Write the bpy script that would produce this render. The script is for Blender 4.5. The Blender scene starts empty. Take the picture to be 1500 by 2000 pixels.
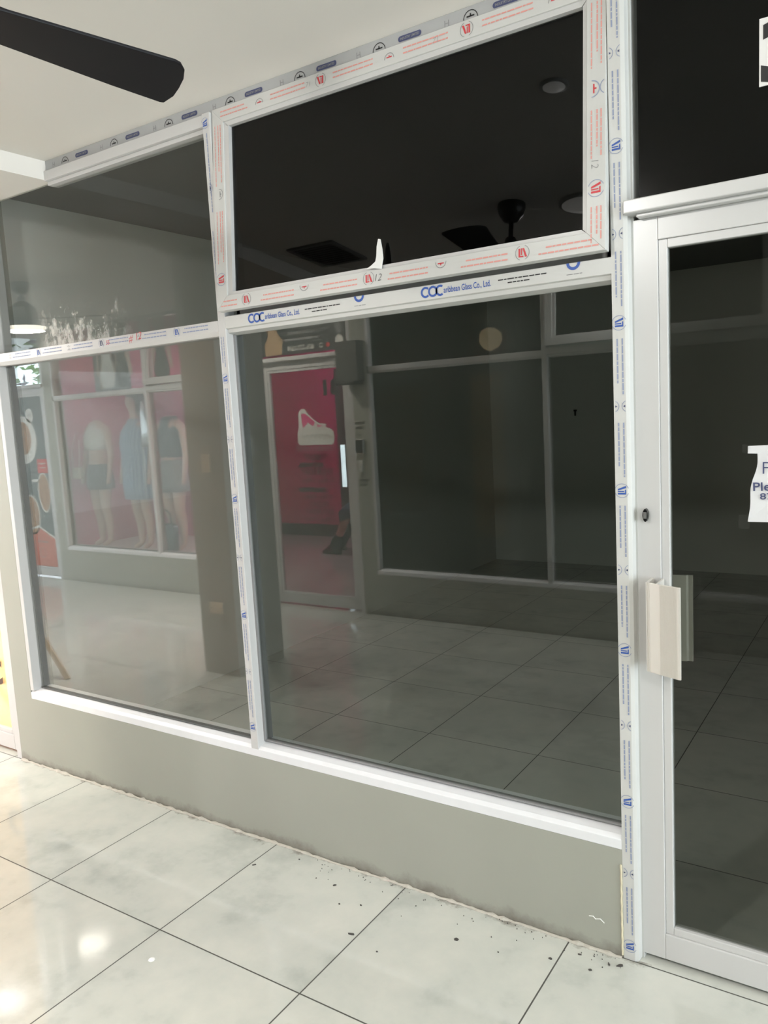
import bpy, bmesh, math, random
from mathutils import Vector, Matrix
R = random.Random(7)
C = bpy.context.scene.collection
S = bpy.context.scene
PI = math.pi

# ------------------------------------------------------------------ materials
def mat(name, color, rough=.5, metal=0., spec=.5, emit=None, estr=0., noise=None, coat=0.):
    m = bpy.data.materials.new(name); m.use_nodes = True
    nt = m.node_tree; b = nt.nodes['Principled BSDF']
    b.inputs['Base Color'].default_value = (*color, 1)
    b.inputs['Roughness'].default_value = rough
    b.inputs['Metallic'].default_value = metal
    b.inputs['Specular IOR Level'].default_value = spec
    b.inputs['Coat Weight'].default_value = coat
    if emit:
        b.inputs['Emission Color'].default_value = (*emit, 1)
        b.inputs['Emission Strength'].default_value = estr
    if noise:                                    # (scale, amount, bump)
        sc, am, bp = noise
        g = nt.nodes.new('ShaderNodeNewGeometry')
        n = nt.nodes.new('ShaderNodeTexNoise'); n.inputs['Scale'].default_value = sc; n.inputs['Detail'].default_value = 5
        nt.links.new(g.outputs['Position'], n.inputs['Vector'])
        r = nt.nodes.new('ShaderNodeMapRange'); r.inputs[3].default_value = 1 - am; r.inputs[4].default_value = 1 + am
        nt.links.new(n.outputs['Fac'], r.inputs[0])
        mx = nt.nodes.new('ShaderNodeMix'); mx.data_type = 'RGBA'; mx.blend_type = 'MULTIPLY'
        mx.inputs[0].default_value = 1; mx.inputs[6].default_value = (*color, 1)
        nt.links.new(r.outputs[0], mx.inputs[7]); nt.links.new(mx.outputs[2], b.inputs['Base Color'])
        if bp:
            bu = nt.nodes.new('ShaderNodeBump'); bu.inputs['Strength'].default_value = bp; bu.inputs['Distance'].default_value = .002
            nt.links.new(n.outputs['Fac'], bu.inputs['Height']); nt.links.new(bu.outputs[0], b.inputs['Normal'])
    return m

def math_node(nt, op, a, b=None, c=None):
    n = nt.nodes.new('ShaderNodeMath'); n.operation = op
    for i, v in enumerate((a, b, c)):
        if v is None: continue
        if isinstance(v, (int, float)): n.inputs[i].default_value = v
        else: nt.links.new(v, n.inputs[i])
    return n.outputs[0]

def glass(name, tint, f0, fmax=1., dust=0., smear=None, dustcol=(.75, .74, .7)):
    m = bpy.data.materials.new(name); m.use_nodes = True
    nt = m.node_tree; nt.nodes.clear()
    out = nt.nodes.new('ShaderNodeOutputMaterial')
    tr = nt.nodes.new('ShaderNodeBsdfTransparent'); tr.inputs[0].default_value = (*tint, 1)
    gl = nt.nodes.new('ShaderNodeBsdfGlossy'); gl.inputs['Roughness'].default_value = 0.0; gl.inputs[0].default_value = (1, 1, 1, 1)
    g = nt.nodes.new('ShaderNodeNewGeometry')
    d = nt.nodes.new('ShaderNodeVectorMath'); d.operation = 'DOT_PRODUCT'
    nt.links.new(g.outputs['Normal'], d.inputs[0]); nt.links.new(g.outputs['Incoming'], d.inputs[1])
    ab = math_node(nt, 'ABSOLUTE', d.outputs['Value'])
    om = math_node(nt, 'SUBTRACT', 1., ab)
    p5 = math_node(nt, 'POWER', om, 5.)
    fr = math_node(nt, 'MULTIPLY_ADD', p5, fmax - f0, f0)
    mx = nt.nodes.new('ShaderNodeMixShader')
    nt.links.new(fr, mx.inputs[0]); nt.links.new(tr.outputs[0], mx.inputs[1]); nt.links.new(gl.outputs[0], mx.inputs[2])
    last = mx.outputs[0]
    if dust or smear:
        df = nt.nodes.new('ShaderNodeBsdfDiffuse'); df.inputs[0].default_value = (*dustcol, 1)
        n = nt.nodes.new('ShaderNodeTexNoise'); n.inputs['Scale'].default_value = 1.3; n.inputs['Detail'].default_value = 6
        nt.links.new(g.outputs['Position'], n.inputs['Vector'])
        fac = math_node(nt, 'MULTIPLY', n.outputs['Fac'], 2 * dust)
        if smear:                                # dried paste wiped along the bottom of one pane
            x0, x1, z0, z1 = smear
            sp = nt.nodes.new('ShaderNodeSeparateXYZ'); nt.links.new(g.outputs['Position'], sp.inputs[0])
            mp = nt.nodes.new('ShaderNodeMapping'); mp.inputs['Scale'].default_value = (1, 1, .55)
            nt.links.new(g.outputs['Position'], mp.inputs[0])
            n2 = nt.nodes.new('ShaderNodeTexNoise'); n2.inputs['Scale'].default_value = 30; n2.inputs['Detail'].default_value = 8; n2.inputs['Roughness'].default_value = .7
            nt.links.new(mp.outputs[0], n2.inputs[0])
            n3 = nt.nodes.new('ShaderNodeTexNoise'); n3.inputs['Scale'].default_value = 5; n3.inputs['Detail'].default_value = 2
            nt.links.new(g.outputs['Position'], n3.inputs[0])
            h = math_node(nt, 'SUBTRACT', sp.outputs[2], z0)
            h = math_node(nt, 'DIVIDE', h, z1 - z0)
            h = math_node(nt, 'SUBTRACT', 1., h)
            def ss(v, a, b):
                q = nt.nodes.new('ShaderNodeMapRange'); q.interpolation_type = 'SMOOTHSTEP'
                nt.links.new(v, q.inputs[0]); q.inputs[1].default_value = a; q.inputs[2].default_value = b
                return q.outputs[0]
            w = math_node(nt, 'MULTIPLY', ss(sp.outputs[0], x0 - .1, x0 + .05), ss(sp.outputs[0], x1 + .05, x1 - .15))
            t = math_node(nt, 'MULTIPLY', h, .42)
            t = math_node(nt, 'MULTIPLY_ADD', n2.outputs['Fac'], 1.25, t)
            t = math_node(nt, 'MULTIPLY_ADD', n3.outputs['Fac'], .5, t)
            t = math_node(nt, 'MULTIPLY', ss(t, 1.08, 1.3), w)
            t = math_node(nt, 'MULTIPLY', t, .55)
            fac = math_node(nt, 'ADD', fac, t)
        m2 = nt.nodes.new('ShaderNodeMixShader')
        nt.links.new(fac, m2.inputs[0]); nt.links.new(last, m2.inputs[1]); nt.links.new(df.outputs[0], m2.inputs[2])
        last = m2.outputs[0]
    nt.links.new(last, out.inputs[0])
    return m

TX0 = -3.249                                     # x of one tile joint; joints every 0.6 m both ways
def floor_mat():
    m = bpy.data.materials.new('polished_tile'); m.use_nodes = True
    nt = m.node_tree; b = nt.nodes['Principled BSDF']
    g = nt.nodes.new('ShaderNodeNewGeometry')
    sp = nt.nodes.new('ShaderNodeSeparateXYZ'); nt.links.new(g.outputs['Position'], sp.inputs[0])
    def joint(o, off):
        t = math_node(nt, 'SUBTRACT', o, off); t = math_node(nt, 'DIVIDE', t, .6)
        f = math_node(nt, 'FRACT', t); f = math_node(nt, 'SUBTRACT', f, .5); f = math_node(nt, 'ABSOLUTE', f)
        fl = math_node(nt, 'FLOOR', t)
        return math_node(nt, 'GREATER_THAN', f, .5 - .0023 / .6), fl
    jx, cx = joint(sp.outputs[0], TX0); jy, cy = joint(sp.outputs[1], 0.)
    j = math_node(nt, 'MAXIMUM', jx, jy)
    cc = nt.nodes.new('ShaderNodeCombineXYZ'); nt.links.new(cx, cc.inputs[0]); nt.links.new(cy, cc.inputs[1])
    wn = nt.nodes.new('ShaderNodeTexWhiteNoise'); nt.links.new(cc.outputs[0], wn.inputs[0])
    sc = nt.nodes.new('ShaderNodeVectorMath'); sc.operation = 'MULTIPLY_ADD'
    nt.links.new(wn.outputs['Color'], sc.inputs[0]); sc.inputs[1].default_value = (9, 9, 9); nt.links.new(g.outputs['Position'], sc.inputs[2])
    n1 = nt.nodes.new('ShaderNodeTexNoise'); n1.inputs['Scale'].default_value = 3.2; n1.inputs['Detail'].default_value = 6; n1.inputs['Roughness'].default_value = .62
    nt.links.new(sc.outputs[0], n1.inputs[0])
    n2 = nt.nodes.new('ShaderNodeTexNoise'); n2.inputs['Scale'].default_value = 14; n2.inputs['Detail'].default_value = 6
    nt.links.new(sc.outputs[0], n2.inputs[0])
    mixn = math_node(nt, 'MULTIPLY_ADD', n2.outputs['Fac'], .3, n1.outputs['Fac'])
    cr = nt.nodes.new('ShaderNodeValToRGB'); nt.links.new(mixn, cr.inputs[0])
    e = cr.color_ramp.elements
    e[0].position = .42; e[0].color = (.42, .435, .40, 1)
    e[1].position = .88; e[1].color = (.60, .595, .54, 1)
    k = e.new(.62); k.color = (.53, .54, .495, 1)
    # grime along the foot of the kerb wall (y just below 0)
    d1 = nt.nodes.new('ShaderNodeTexNoise'); d1.inputs['Scale'].default_value = 9; d1.inputs['Detail'].default_value = 8; d1.inputs['Roughness'].default_value = .75
    nt.links.new(g.outputs['Position'], d1.inputs[0])
    q = nt.nodes.new('ShaderNodeMapRange'); nt.links.new(sp.outputs[1], q.inputs[0]); q.inputs[1].default_value = -.075; q.inputs[2].default_value = 0.004
    dm = math_node(nt, 'MULTIPLY_ADD', q.outputs[0], .5, d1.outputs['Fac'])
    side = math_node(nt, 'LESS_THAN', sp.outputs[1], .01)
    q2 = nt.nodes.new('ShaderNodeMapRange'); nt.links.new(dm, q2.inputs[0]); q2.inputs[1].default_value = .84; q2.inputs[2].default_value = 1.0
    near = math_node(nt, 'GREATER_THAN', sp.outputs[1], -.08)
    gx = math_node(nt, 'GREATER_THAN', sp.outputs[0], -3.78); gx2 = math_node(nt, 'LESS_THAN', sp.outputs[0], -.6)
    dirt = math_node(nt, 'MULTIPLY', q2.outputs[0], near); dirt = math_node(nt, 'MULTIPLY', dirt, side)
    dirt = math_node(nt, 'MULTIPLY', dirt, gx); dirt = math_node(nt, 'MULTIPLY', dirt, gx2); dirt = math_node(nt, 'MULTIPLY', dirt, .75)
    mx = nt.nodes.new('ShaderNodeMix'); mx.data_type = 'RGBA'; nt.links.new(dirt, mx.inputs[0])
    nt.links.new(cr.outputs[0], mx.inputs[6]); mx.inputs[7].default_value = (.17, .15, .12, 1)
    m3 = nt.nodes.new('ShaderNodeMix'); m3.data_type = 'RGBA'; nt.links.new(j, m3.inputs[0])
    nt.links.new(mx.outputs[2], m3.inputs[6]); m3.inputs[7].default_value = (.07, .07, .06, 1)
    nt.links.new(m3.outputs[2], b.inputs['Base Color'])
    rr = math_node(nt, 'MULTIPLY_ADD', n2.outputs['Fac'], .10, .03); rr = math_node(nt, 'MULTIPLY_ADD', j, .5, rr)
    nt.links.new(rr, b.inputs['Roughness'])
    b.inputs['Specular IOR Level'].default_value = .5
    return m

M = dict(
    floor=floor_mat(),
    ceil=mat('ceiling_paint', (.80, .77, .72), .7, noise=(1.2, .03, .0)),
    darkceil=mat('dark_grey_ceiling', (.16, .16, .155), .8, noise=(2, .1, .1)),  # plain dark grey, much darker than the corridor ceiling
    kerb=mat('grey_green_paint', (.335, .34, .292), .55, noise=(3, .05, .15)),
    pillar=mat('grey_brown_paint', (.33, .30, .26), .55, noise=(2.5, .04, .1)),
    inner=mat('interior_wall_paint', (.76, .77, .73), .7, noise=(1.5, .05, .1)),
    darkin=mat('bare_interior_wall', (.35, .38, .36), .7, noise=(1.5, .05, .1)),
    pinkwall=mat('pink_paint', (.66, .075, .24), .6, noise=(1.5, .05, .0)),
    orange=mat('orange_wall', (.80, .36, .12), .6, noise=(2, .12, .0)),
    white=mat('white_aluminium', (.54, .535, .525), .28, noise=(4, .02, .0)),
    white_flat=mat('white_filmed_aluminium', (.54, .54, .52), .4, noise=(6, .05, .0)),
    greyfilm=mat('grey_protective_film', (.38, .385, .385), .4, noise=(8, .06, .0)),
    gasket=mat('dark_gasket', (.10, .105, .10), .5),
    blue=mat('blue_ink', (.03, .09, .36), .5), blueg=mat('grey_blue_ink', (.25, .29, .42), .5),
    navy=mat('navy_ink', (.05, .06, .14), .5), red=mat('red_ink', (.55, .04, .05), .5), redg=mat('pale_red_ink', (.70, .30, .26), .5),
    black=mat('black_ink', (.012, .012, .012), .5), greyi=mat('grey_ink', (.25, .25, .25), .6),
    paper=mat('notice_paper', (.62, .62, .63), .7, noise=(12, .04, .2)),
    tape=glass('clear_tape', (.96, .96, .96), .025, dust=.008),
    fan=mat('dark_fan_wood', (.006, .0055, .008), .5, 0, .35, noise=(9, .3, .15)),
    fanm=mat('dark_fan_metal', (.016, .016, .018), .35, .4),
    handle=mat('brushed_handle', (.66, .63, .58), .35, .3), lock=mat('black_lock', (.03, .03, .03), .25, .7), chrome=mat('lock_face', (.5, .5, .5), .3, .9),
    plate=mat('beige_plate', (.72, .60, .46), .5), vent=mat('dark_grille', (.025, .025, .028), .5), ventf=mat('grille_frame', (.12, .12, .12), .5),
    disc=mat('light_cover', (.8, .8, .78), .5, emit=(1, .97, .9), estr=1.1),
    glow=mat('fan_light_glass', (.9, .9, .9), .4, emit=(1, .93, .8), estr=14.),
    strip=mat('gap_daylight_glow', (.9, .95, 1), .4, emit=(.75, .95, 1), estr=9.),  # emission standing in for daylight in a narrow gap
    panel=mat('panel_light_glass', (.9, .9, .9), .4, emit=(.85, .93, 1), estr=22.),
    wood=mat('pale_batten', (.55, .46, .34), .7, noise=(20, .1, .1)),
    sill=mat('whitewashed_sill', (.74, .745, .76), .4, noise=(22, .05, .0)),
    skin=mat('mannequin_skin', (.62, .42, .33), .45), hair=mat('wig_hair', (.02, .018, .018), .5),
    whitecloth=mat('white_cloth', (.80, .80, .78), .8), blackcloth=mat('black_cloth', (.03, .035, .035), .7), greycloth=mat('grey_cloth', (.22, .21, .2), .8),
    bag=mat('cream_leather', (.72, .68, .58), .4), bagb=mat('black_leather', (.02, .02, .022), .25), silver=mat('silver_satin', (.7, .7, .72), .25, .6),
    sign=mat('dark_sign_board', (.05, .052, .05), .35), lett=mat('pale_lettering', (.6, .6, .55), .5), gold=mat('tan_print', (.38, .26, .15), .6),
    pinkfilm=mat('pink_window_film', (.66, .10, .30), .35), pinkhot=mat('hot_pink_print', (.80, .08, .26), .5),
    teal=mat('slate_poster', (.10, .13, .13), .45), coral=mat('coral_poster', (.62, .16, .11), .45), redlab=mat('red_label', (.62, .05, .05), .45),
    food=mat('food_print', (.42, .25, .15), .5, noise=(30, .6, .0)), dish=mat('white_dish_print', (.75, .75, .70), .5),
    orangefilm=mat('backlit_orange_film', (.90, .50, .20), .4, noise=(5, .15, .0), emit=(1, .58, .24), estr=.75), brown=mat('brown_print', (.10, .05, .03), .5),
    leaf=mat('leaf_green', (.14, .30, .07), .55), leafp=mat('leaf_purple', (.09, .07, .22), .55), bark=mat('bark', (.12, .08, .05), .8),
    caulk=mat('yellowed_caulk', (.62, .56, .40), .6, noise=(20, .2, .3)), mortar=mat('crumbly_mortar', (.50, .47, .41), .85, noise=(35, .25, .6)),
    grit=mat('dark_grit', (.06, .055, .05), .8), spot=mat('white_paint_drop', (.85, .85, .82), .5),
    plaque=mat('number_plate', (.74, .73, .71), .4), jeans=mat('denim', (.06, .10, .15), .8),
    facade=mat('outer_wall', (.55, .53, .48), .8), greybox=mat('grey_box', (.09, .09, .085), .5),
)
def stripes():
    m = mat('blue_striped_cloth', (.2, .3, .5), .8); nt = m.node_tree; b = nt.nodes['Principled BSDF']
    g = nt.nodes.new('ShaderNodeNewGeometry'); w = nt.nodes.new('ShaderNodeTexWave'); w.bands_direction = 'X'
    w.inputs['Scale'].default_value = 7.5; w.inputs['Distortion'].default_value = 1.2; w.inputs['Detail'].default_value = 1
    nt.links.new(g.outputs['Position'], w.inputs[0])
    cr = nt.nodes.new('ShaderNodeValToRGB'); cr.color_ramp.elements[0].color = (.07, .15, .34, 1); cr.color_ramp.elements[1].color = (.42, .52, .62, 1)
    cr.color_ramp.elements[0].position = .35; cr.color_ramp.elements[1].position = .6
    nt.links.new(w.outputs[0], cr.inputs[0]); nt.links.new(cr.outputs[0], b.inputs['Base Color'])
    return m
M['stripe'] = stripes()
def scuff():
    nt = M['kerb'].node_tree; b = nt.nodes['Principled BSDF']; src = b.inputs['Base Color'].links[0].from_socket
    g = nt.nodes.new('ShaderNodeNewGeometry'); sp = nt.nodes.new('ShaderNodeSeparateXYZ'); nt.links.new(g.outputs['Position'], sp.inputs[0])
    n = nt.nodes.new('ShaderNodeTexNoise'); n.inputs['Scale'].default_value = 7; n.inputs['Detail'].default_value = 8; n.inputs['Roughness'].default_value = .7
    nt.links.new(g.outputs['Position'], n.inputs[0])
    q = nt.nodes.new('ShaderNodeMapRange'); nt.links.new(sp.outputs[2], q.inputs[0]); q.inputs[1].default_value = .07; q.inputs[2].default_value = 0
    t = math_node(nt, 'MULTIPLY_ADD', q.outputs[0], .55, n.outputs['Fac'])
    r = nt.nodes.new('ShaderNodeMapRange'); nt.links.new(t, r.inputs[0]); r.inputs[1].default_value = .72; r.inputs[2].default_value = 1.1; r.inputs[4].default_value = .75
    mx = nt.nodes.new('ShaderNodeMix'); mx.data_type = 'RGBA'; nt.links.new(r.outputs[0], mx.inputs[0]); nt.links.new(src, mx.inputs[6]); mx.inputs[7].default_value = (.13, .11, .09, 1)
    nt.links.new(mx.outputs[2], b.inputs['Base Color'])
scuff()
T1 = (.74, .765, .75)
M['g_right'] = glass('tinted_pane', T1, .052)
M['g_left'] = glass('clear_dusty_pane', (.89, .90, .89), .10, dust=.012)
M['g_leftup'] = glass('clear_smeared_pane', (.92, .93, .92), .014, dust=.006, smear=(-3.25, -2.72, 2.03, 2.26))
M['g_sash'] = glass('tinted_sash_pane', (.26, .265, .26), .025)
M['g_door_up'] = glass('tinted_door_light_pane', (.26, .265, .26), .018)
M['g_door'] = glass('tinted_door_pane', (.72, .73, .71), .014)
M['g_clear'] = glass('clear_pane', (.93, .95, .94), .03)
M['g_opp'] = glass('opposite_tinted_pane', (.55, .62, .6), .03)

# ------------------------------------------------------------------ mesh helpers
class MB:
    """Collects faces with material slots; build() links them as ONE mesh object."""
    def __init__(s): s.v = []; s.f = []; s.mi = []; s.cur = 0; s.mats = []
    def m(s, material):
        if material not in s.mats: s.mats.append(material)
        s.cur = s.mats.index(material); return s
    def add(s, vs, fs):
        n = len(s.v); s.v += [tuple(p) for p in vs]
        for f in fs: s.f.append([i + n for i in f]); s.mi.append(s.cur)
        return s
    def box(s, x0, x1, y0, y1, z0, z1):
        x0, x1 = sorted((x0, x1)); y0, y1 = sorted((y0, y1)); z0, z1 = sorted((z0, z1))
        return s.add([(x0, y0, z0), (x1, y0, z0), (x1, y1, z0), (x0, y1, z0), (x0, y0, z1), (x1, y0, z1), (x1, y1, z1), (x0, y1, z1)],
                     [(0, 3, 2, 1), (4, 5, 6, 7), (0, 1, 5, 4), (1, 2, 6, 5), (2, 3, 7, 6), (3, 0, 4, 7)])
    def prism(s, poly, fn, t0, t1):
        """poly: 2-D outline; fn(u, v, t) gives the 3-D point; extruded from t0 to t1"""
        n = len(poly)
        vs = [fn(u, v, t0) for u, v in poly] + [fn(u, v, t1) for u, v in poly]
        return s.add(vs, [list(range(n))[::-1], list(range(n, 2 * n))] + [(i, (i + 1) % n, n + (i + 1) % n, n + i) for i in range(n)])
    def lathe(s, c, prof, n=28):
        vs = []; fs = []
        for r, z in prof:
            for k in range(n):
                a = 2 * PI * k / n; vs.append((c[0] + r * math.cos(a), c[1] + r * math.sin(a), c[2] + z))
        for i in range(len(prof) - 1):
            for k in range(n): fs.append((i * n + k, i * n + (k + 1) % n, (i + 1) * n + (k + 1) % n, (i + 1) * n + k))
        fs.append(list(range(n))[::-1]); fs.append([(len(prof) - 1) * n + k for k in range(n)])
        return s.add(vs, fs)
    def loft(s, rings, n=20, caps=True):
        """rings: (cx, cy, cz, rx, ry)"""
        vs = []; fs = []
        for cx, cy, cz, rx, ry in rings:
            for k in range(n):
                a = 2 * PI * k / n; vs.append((cx + rx * math.cos(a), cy + ry * math.sin(a), cz))
        for i in range(len(rings) - 1):
            for k in range(n): fs.append((i * n + k, i * n + (k + 1) % n, (i + 1) * n + (k + 1) % n, (i + 1) * n + k))
        if caps: fs.append(list(range(n))[::-1]); fs.append([(len(rings) - 1) * n + k for k in range(n)])
        return s.add(vs, fs)
    def tube(s, pts, r, n=8):
        pts = [Vector(p) for p in pts]; vs = []; fs = []
        for i, p in enumerate(pts):
            t = (pts[min(i + 1, len(pts) - 1)] - pts[max(i - 1, 0)]).normalized()
            a = t.cross(Vector((0, 0, 1)) if abs(t.z) < .9 else Vector((1, 0, 0))).normalized(); b = t.cross(a)
            rr = r[i] if isinstance(r, (list, tuple)) else r
            for k in range(n):
                q = 2 * PI * k / n; vs.append(p + a * rr * math.cos(q) + b * rr * math.sin(q))
        for i in range(len(pts) - 1):
            for k in range(n): fs.append((i * n + k, i * n + (k + 1) % n, (i + 1) * n + (k + 1) % n, (i + 1) * n + k))
        fs.append(list(range(n))[::-1]); fs.append([(len(pts) - 1) * n + k for k in range(n)])
        return s.add(vs, fs)
    def build(s, name, material=None, parent=None, bevel=0., smooth=False):
        me = bpy.data.meshes.new(name)
        off = Vector((0, 0, 0)); p = parent
        while p: off += p.location; p = p.parent
        me.from_pydata([Vector(v) - off for v in s.v], [], s.f)
        for mm in (s.mats or [material]): me.materials.append(mm)
        for p, i in zip(me.polygons, s.mi): p.material_index = i if s.mats else 0; p.use_smooth = smooth
        bm = bmesh.new(); bm.from_mesh(me); bmesh.ops.recalc_face_normals(bm, faces=bm.faces); bm.to_mesh(me); bm.free()
        o = bpy.data.objects.new(name, me); C.objects.link(o)
        if parent: o.parent = parent
        if smooth: o.modifiers.new('weld', 'WELD').merge_threshold = .0001
        if bevel:
            b = o.modifiers.new('bevel', 'BEVEL'); b.width = bevel; b.segments = 2; b.limit_method = 'ANGLE'
        return o

def empty(name, loc):
    o = bpy.data.objects.new(name, None); o.location = loc; o.empty_display_size = .05; C.objects.link(o); return o
def tag(o, label, cat, group=None, kind=None):
    o['label'] = label; o['category'] = cat
    if group: o['group'] = group
    if kind: o['kind'] = kind
    return o
def struct(o, label=None, cat=None):
    o['kind'] = 'structure'
    if label: o['label'] = label; o['category'] = cat
    return o

_tc = {}
def glyphs(s, bold=0., shear=0.):
    """text as flat faces, height about 1 (cap height .7), left aligned; returns verts, faces, width"""
    key = (s, bold, shear)
    if key not in _tc:
        cu = bpy.data.curves.new('t', 'FONT'); cu.body = s; cu.size = 1; cu.resolution_u = 3; cu.offset = bold; cu.shear = shear
        ob = bpy.data.objects.new('t', cu); me = bpy.data.meshes.new_from_object(ob)
        vs = [(v.co.x, v.co.y) for v in me.vertices]; fs = [list(p.vertices) for p in me.polygons]
        bpy.data.objects.remove(ob); bpy.data.meshes.remove(me)
        xs = [v[0] for v in vs] or [0]
        _tc[key] = (vs, fs, min(xs), max(xs))
    return _tc[key]
def put_text(mb, fn, s, u, v, h, width=None, align='l', bold=0., shear=0., rot=0.):
    """write s at (u, v) with cap height h, optionally squeezed to width"""
    vs, fs, a, b = glyphs(s, bold, shear)
    k = h / .7; w = (b - a) * k; kx = k if width is None else width / (b - a); w = w if width is None else width
    o = {'l': 0, 'c': -w / 2, 'r': -w}[align]; c, sn = math.cos(rot), math.sin(rot)
    pts = []
    for x, y in vs:
        p = (x - a) * kx + o; q = y * k; pts.append(fn(u + p * c - q * sn, v + p * sn + q * c))
    mb.add(pts, fs)
def rect(mb, fn, u0, u1, v0, v1): mb.add([fn(u0, v0), fn(u1, v0), fn(u1, v1), fn(u0, v1)], [(0, 1, 2, 3)])
def disc(mb, fn, u, v, ru, rv, n=32, a0=0, a1=2 * PI):
    mb.add([fn(u + ru * math.cos(a0 + (a1 - a0) * k / n), v + rv * math.sin(a0 + (a1 - a0) * k / n)) for k in range(n + (a1 - a0 < 6))], [list(range(n + (a1 - a0 < 6)))])
def arc(mb, fn, u, v, r, w, a0, a1, n=14):
    vs = []
    for k in range(n + 1):
        a = a0 + (a1 - a0) * k / n
        vs += [fn(u + r * math.cos(a), v + r * math.sin(a)), fn(u + (r + w) * math.cos(a), v + (r + w) * math.sin(a))]
    mb.add(vs, [(2 * k, 2 * k + 1, 2 * k + 3, 2 * k + 2) for k in range(n)])
def poly(mb, fn, pts): mb.add([fn(u, v) for u, v in pts], [list(range(len(pts)))])
def words(mb, fn, u, v, L, h, rnd):
    """a line of print too small to read: word-length dashes"""
    t = 0
    while t < L - .004:
        w = min(rnd.uniform(.006, .022), L - t); rect(mb, fn, u + t, u + t + w, v, v + h); t += w + .0025

# film prints -------------------------------------------------------------
def logo_mark(mb, fn, u, v, s, ink, ring):
    mb.m(ring); arc(mb, fn, u, v, s * .62, s * .05, PI * .62, PI * 1.38); arc(mb, fn, u, v, s * .62, s * .05, -PI * .38, PI * .38)
    mb.m(ink)
    poly(mb, fn, [(u - .45 * s, v + .38 * s), (u - .25 * s, v + .38 * s), (u - .08 * s, v - .15 * s), (u - .02 * s, v - .38 * s), (u - .16 * s, v - .38 * s)])
    poly(mb, fn, [(u + .02 * s, v - .38 * s), (u + .12 * s, v - .38 * s), (u + .12 * s, v + .2 * s), (u + .02 * s, v + .2 * s)])
    poly(mb, fn, [(u + .2 * s, v - .38 * s), (u + .36 * s, v - .38 * s), (u + .36 * s, v + .38 * s), (u - .12 * s, v + .38 * s), (u - .07 * s, v + .27 * s), (u + .2 * s, v + .27 * s)])
def half_mark(mb, fn, u, v, s, ink, ring, flip=1):
    mb.m(ring); arc(mb, fn, u, v, s * .5, s * .06, 0 if flip > 0 else PI, PI if flip > 0 else 2 * PI)
    mb.m(ink); rect(mb, fn, u - .3 * s, u + .3 * s, v + flip * .1 * s, v + flip * .2 * s); rect(mb, fn, u - .05 * s, u + .05 * s, v + flip * .1 * s, v + flip * .33 * s)
def paren_mark(mb, fn, u, v, s, ink, ring):
    mb.m(ring); arc(mb, fn, u, v - .75 * s, s * .55, s * .06, PI * .12, PI * .88); arc(mb, fn, u, v + .75 * s, s * .55, s * .06, PI * 1.12, PI * 1.88)
    mb.m(ink); poly(mb, fn, [(u - .12 * s, v - .55 * s), (u + .12 * s, v - .55 * s), (u, v - .33 * s)]); poly(mb, fn, [(u - .14 * s, v + .5 * s), (u + .14 * s, v + .5 * s), (u, v + .28 * s)])

# ------------------------------------------------------------------ the setting
YO = -3.04                                       # front plane of the shops opposite
G = .045                                         # glass sits this far behind the frame fronts
HC = 2.812; LC = 2.732; XS = -3.107              # corridor ceiling, lowered ceiling, where it steps down
MOD = 4.15                                       # width of one shop unit

struct(MB().box(-14, 7, -9.2, 6.4, -.1, 0).build('floor', M['floor']), 'glossy pale grey stone-look tile floor', 'floor')
struct(MB().box(XS, 7, YO, .06, HC, HC + .25).build('ceiling', M['ceil']), 'cream painted corridor ceiling', 'ceiling')
struct(MB().box(-9.6, XS, YO, .06, LC, LC + .33).build('ceiling_lowered', M['ceil']), 'lowered cream ceiling at the left end of the corridor', 'ceiling')
struct(MB().box(-14, 7, .06, 6.4, 2.822, 3.05).build('ceiling_shops', M['darkceil']), 'ceiling inside the near shops', 'ceiling')
struct(MB().box(-9.2, 7, -9.2, YO, 2.822, 3.05).build('ceiling_opposite', M['ceil']), 'ceiling inside the shops opposite', 'ceiling')

wcount = [0]; dcount = [0]; tcount = [0]
def nm(kind):
    c = {'window': wcount, 'door': dcount, 'trim': tcount}[kind]; c[0] += 1; return f'{kind}_{c[0]}'

def Y(side, d): return d if side > 0 else YO - d

def frame_rect(mb, side, x0, x1, z0, z1, w, d0, d1):
    b = lambda a, c, e, f: mb.box(a, c, Y(side, d0), Y(side, d1), e, f)
    b(x0, x0 + w, z0, z1); b(x1 - w, x1, z0, z1); b(x0 + w, x1 - w, z0, z0 + w); b(x0 + w, x1 - w, z1 - w, z1)

def pane(side, root, x0, x1, z0, z1, m, d=G):
    return MB().box(x0, x1, Y(side, d), Y(side, d + .006), z0, z1).build('glass_pane', m, root)

TH = math.radians(4.2)                           # the sash hangs ajar by this much at the bottom
def sash_pt(side, x, t, out, z0=2.776):
    """t down the sash from its hinge line, out towards the corridor"""
    d = .012 - t * math.sin(TH) - out * math.cos(TH); z = z0 - t * math.cos(TH) + out * math.sin(TH)
    return (x, Y(side, d), z)

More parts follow.
